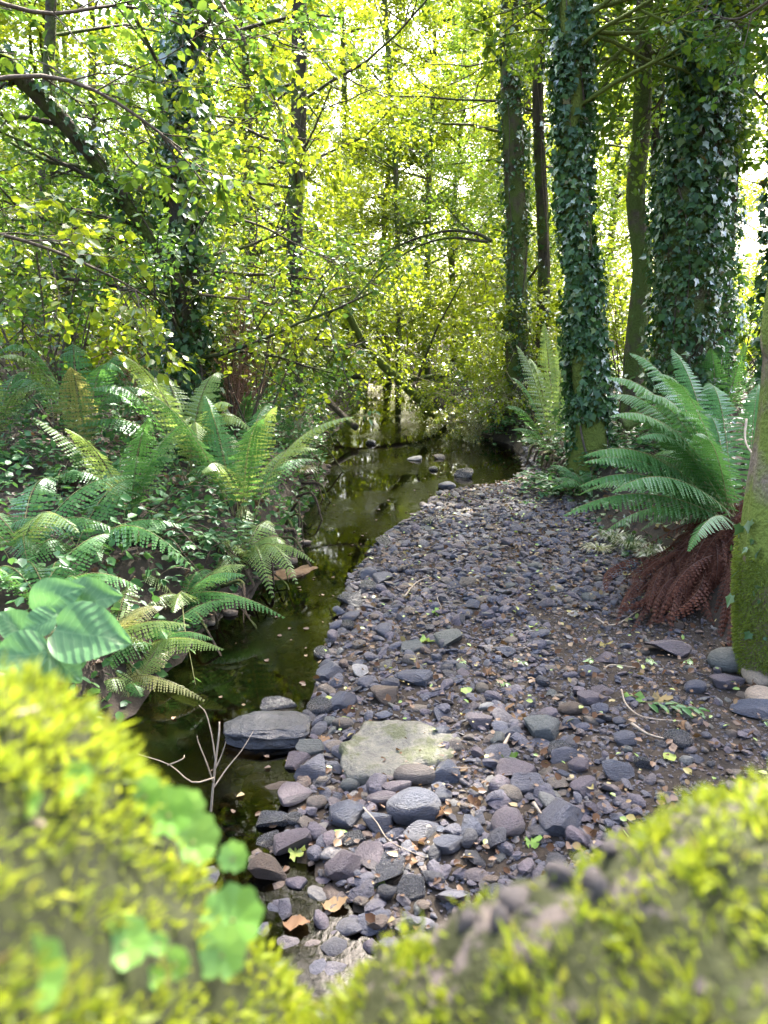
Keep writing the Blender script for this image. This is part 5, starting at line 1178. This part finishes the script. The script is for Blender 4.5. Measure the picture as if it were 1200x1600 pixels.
def pennywort(label, px, py, Y, r, tilt=.3):
    """round dished leaf on a stalk, rooted in the moss"""
    g_ = surf_at(VL, px, py+12); c = PD(px, py, g_[1]-.004); base = np.array([g_[0], g_[1]+.006, g_[2]-.004]); root = empty('pennywort', tuple(base)); tag(root, label, 'leaf', 'round pennywort leaves in the moss')
    th = np.linspace(0, 2*np.pi, 29)[:-1]; V = [(0, 0, -.34)]; s = r/FPX*np.linalg.norm(c-np.array([0, 0, CAM_Z]))
    for q, zz in ((.5, -.14), (1, 0)): V += [(q*math.cos(a)*(1+.07*math.sin(8*a)*q-.25*q*math.exp(-((a-4.7)/.18)**2)), q*math.sin(a)*(1+.07*math.sin(8*a)*q-.25*q*math.exp(-((a-4.7)/.18)**2)), zz+.05*q*math.sin(8*a)) for a in th]
    n = 28; j = np.arange(n); F = [np.stack([j*0, j+1, (j+1) % n+1], -1), np.stack([j+1, j+1+n, (j+1) % n+1+n, (j+1) % n+1], -1)]
    me = mesh('leaf', np.array(V)*s, F); me.materials.append(M['pennywort']); put('leaf', me, root, tuple(c-base), (R_(50)+random.uniform(-.2, .2)-tilt*.5, random.uniform(-.2, .2), 0))
    a_ = Acc(); V, F = tube(np.array([base, lerp(base, c, .5)+np.array([.004, 0, 0]), c-np.array([0, 0, s*.15])]), np.array([.0012, .001, .001]), 5); a_.add(V, F); a_.build('stalk', M['stalk'], root, origin=base)
for px, py, Y, r, lb in ((42, 1528, .40, 48, 'largest round leaf in the lower left corner'), (192, 1472, .43, 34, 'blue-green round leaf in the middle of the left moss'), (362, 1432, .44, 42, 'upper of the two big round leaves at the notch'), (345, 1488, .44, 34, 'lower of the two big round leaves at the notch'), (364, 1339, .50, 21, 'single round leaf hanging over the riffle'),
                     (300, 1310, .50, 38, 'lower right round leaf of the cluster on the left moss edge'), (262, 1268, .50, 36, 'middle round leaf of the cluster on the left moss edge'), (292, 1262, .52, 26, 'pale round leaf at the back of the cluster'), (225, 1240, .50, 26, 'upper left round leaf of the cluster on the moss edge'), (112, 1218, .47, 28, 'round leaf high on the left moss, right one'), (28, 1250, .46, 30, 'round leaf at the left edge above the pale root'),
                     (50, 1285, .46, 30, 'round leaf just below the left edge one'), (60, 1215, .47, 24, 'small round leaf high on the left moss, left one'), (272, 1505, .42, 20, 'small blue-green round leaf low in the left moss'), (240, 1528, .41, 14, 'smallest round leaf low in the left moss'), (246, 1475, .43, 14, 'tiny round leaf right of the blue-green one')):
    pennywort(lb, px, py, Y, r)
stick('pale dry root lying on the left moss', [surf_at(VL, x_, y_)+np.array([0, -.006, .008]) for x_, y_ in ((2, 1318), (40, 1310), (90, 1312), (125, 1332))], .0022)
stick('thin pale stem on the upper left moss', [surf_at(VL, x_, y_)+np.array([0, -.006, .008]) for x_, y_ in ((2, 1160), (40, 1135), (90, 1125))], .0012)
for k, (px, py, r) in enumerate(((960, 1300, 20), (905, 1345, 24), (860, 1372, 26), (800, 1400, 30), (770, 1440, 24), (930, 1375, 18), (840, 1420, 16), (900, 1420, 14), (1180, 1285, 22), (1030, 1290, 14), (720, 1440, 22), (950, 1470, 14))):
    V, F = SHAPES[('round', 3)][k % 8]; me = mesh('lichen_chip', V, [F]); me.materials.append(M['lichen']); c = surf_at(VR, px, py); s = r/FPX*.62
    put('lichen_chip', me, ROOT_R, tuple(c-np.array([0, .4, 1.3])), (k, k*2, k), (s*1.6, s*1.4, s))

rng = np.random.default_rng(91); random.seed(91)
# overhanging sprays of large alder leaves close by on the left
def overhang(label, pts, r, n, L, per, size, mat, group='branches hanging in from the left'):
    P = cr(pts, 14); base = P[0]; root = empty('leafy_branch', tuple(base)); tag(root, label, 'branch', group); limbs, tw = [(P, np.linspace(r, r*.3, 14))], []
    for k in range(n):
        i = rng.integers(2, 14); T = nrm(P[i]-P[i-1]); d = T*.6+rdir(1)[0]*np.array([1, 1, .6]); grow(P[i], d, L*rng.uniform(.6, 1.2), r*.35, 1, limbs, tw, (4,), -.03, flat=.4)
    a_ = Acc(); limb_tubes(a_, limbs, .001); a_.build('stem', M['twig'], root, origin=base); c_ = Acc(); me = mesh('leaf', *L_OVAL); me.materials.append(M[mat]); twig_leaves(c_, tw, per, size, L_OVAL, droop=.35, loose=.01, parts=(root, me, 160)); tag(c_.build('foliage', M[mat], root, origin=base), kind='stuff')
overhang('leafy alder branch hanging across the upper left, over the ivy-wrapped tree', [PD(-150, 150, 5.6), PD(80, 120, 5.8), PD(240, 200, 6.0), PD(330, 300, 6.2)], .02, 16, .9, 9, .085, 'leaf_mid')
overhang('twiggy branch with yellow leaves at the left edge, mid height', [PD(-150, 330, 5.2), PD(50, 380, 5.5), PD(170, 430, 5.8), PD(240, 470, 6.0)], .016, 14, .8, 7, .075, 'leaf_yellow')
overhang('branch of bright alder leaves at the top left of centre', [PD(300, -60, 7.5), PD(380, 60, 7.6), PD(440, 180, 7.8), PD(470, 280, 8)], .018, 16, 1.0, 10, .08, 'leaf_yellow')
overhang('twiggy branch reaching right from the ivy-wrapped tree over the stream', [PD(310, 330, 8.6), PD(400, 350, 8.6), PD(470, 385, 8.8), PD(530, 410, 9)], .016, 13, .9, 8, .07, 'leaf_mid')
overhang('low twiggy branch from the ivy-wrapped tree towards the far bend', [PD(310, 460, 8.6), PD(400, 470, 8.7), PD(440, 480, 9), PD(475, 495, 9.2)], .016, 10, .8, 8, .07, 'leaf_yellow')
overhang('dark leafy branch along the top left corner', [PD(-120, -40, 6), PD(60, 20, 6.2), PD(200, 10, 6.5), PD(330, 60, 6.8)], .02, 16, .9, 10, .08, 'leaf_dark')
overhang('leafy branch hanging in at the top right corner', [PD(1330, -60, 7), PD(1220, -10, 7.2), PD(1150, 30, 7.4), PD(1090, 10, 7.6)], .016, 9, .6, 8, .07, 'leaf_dark', 'branches hanging in from the right')
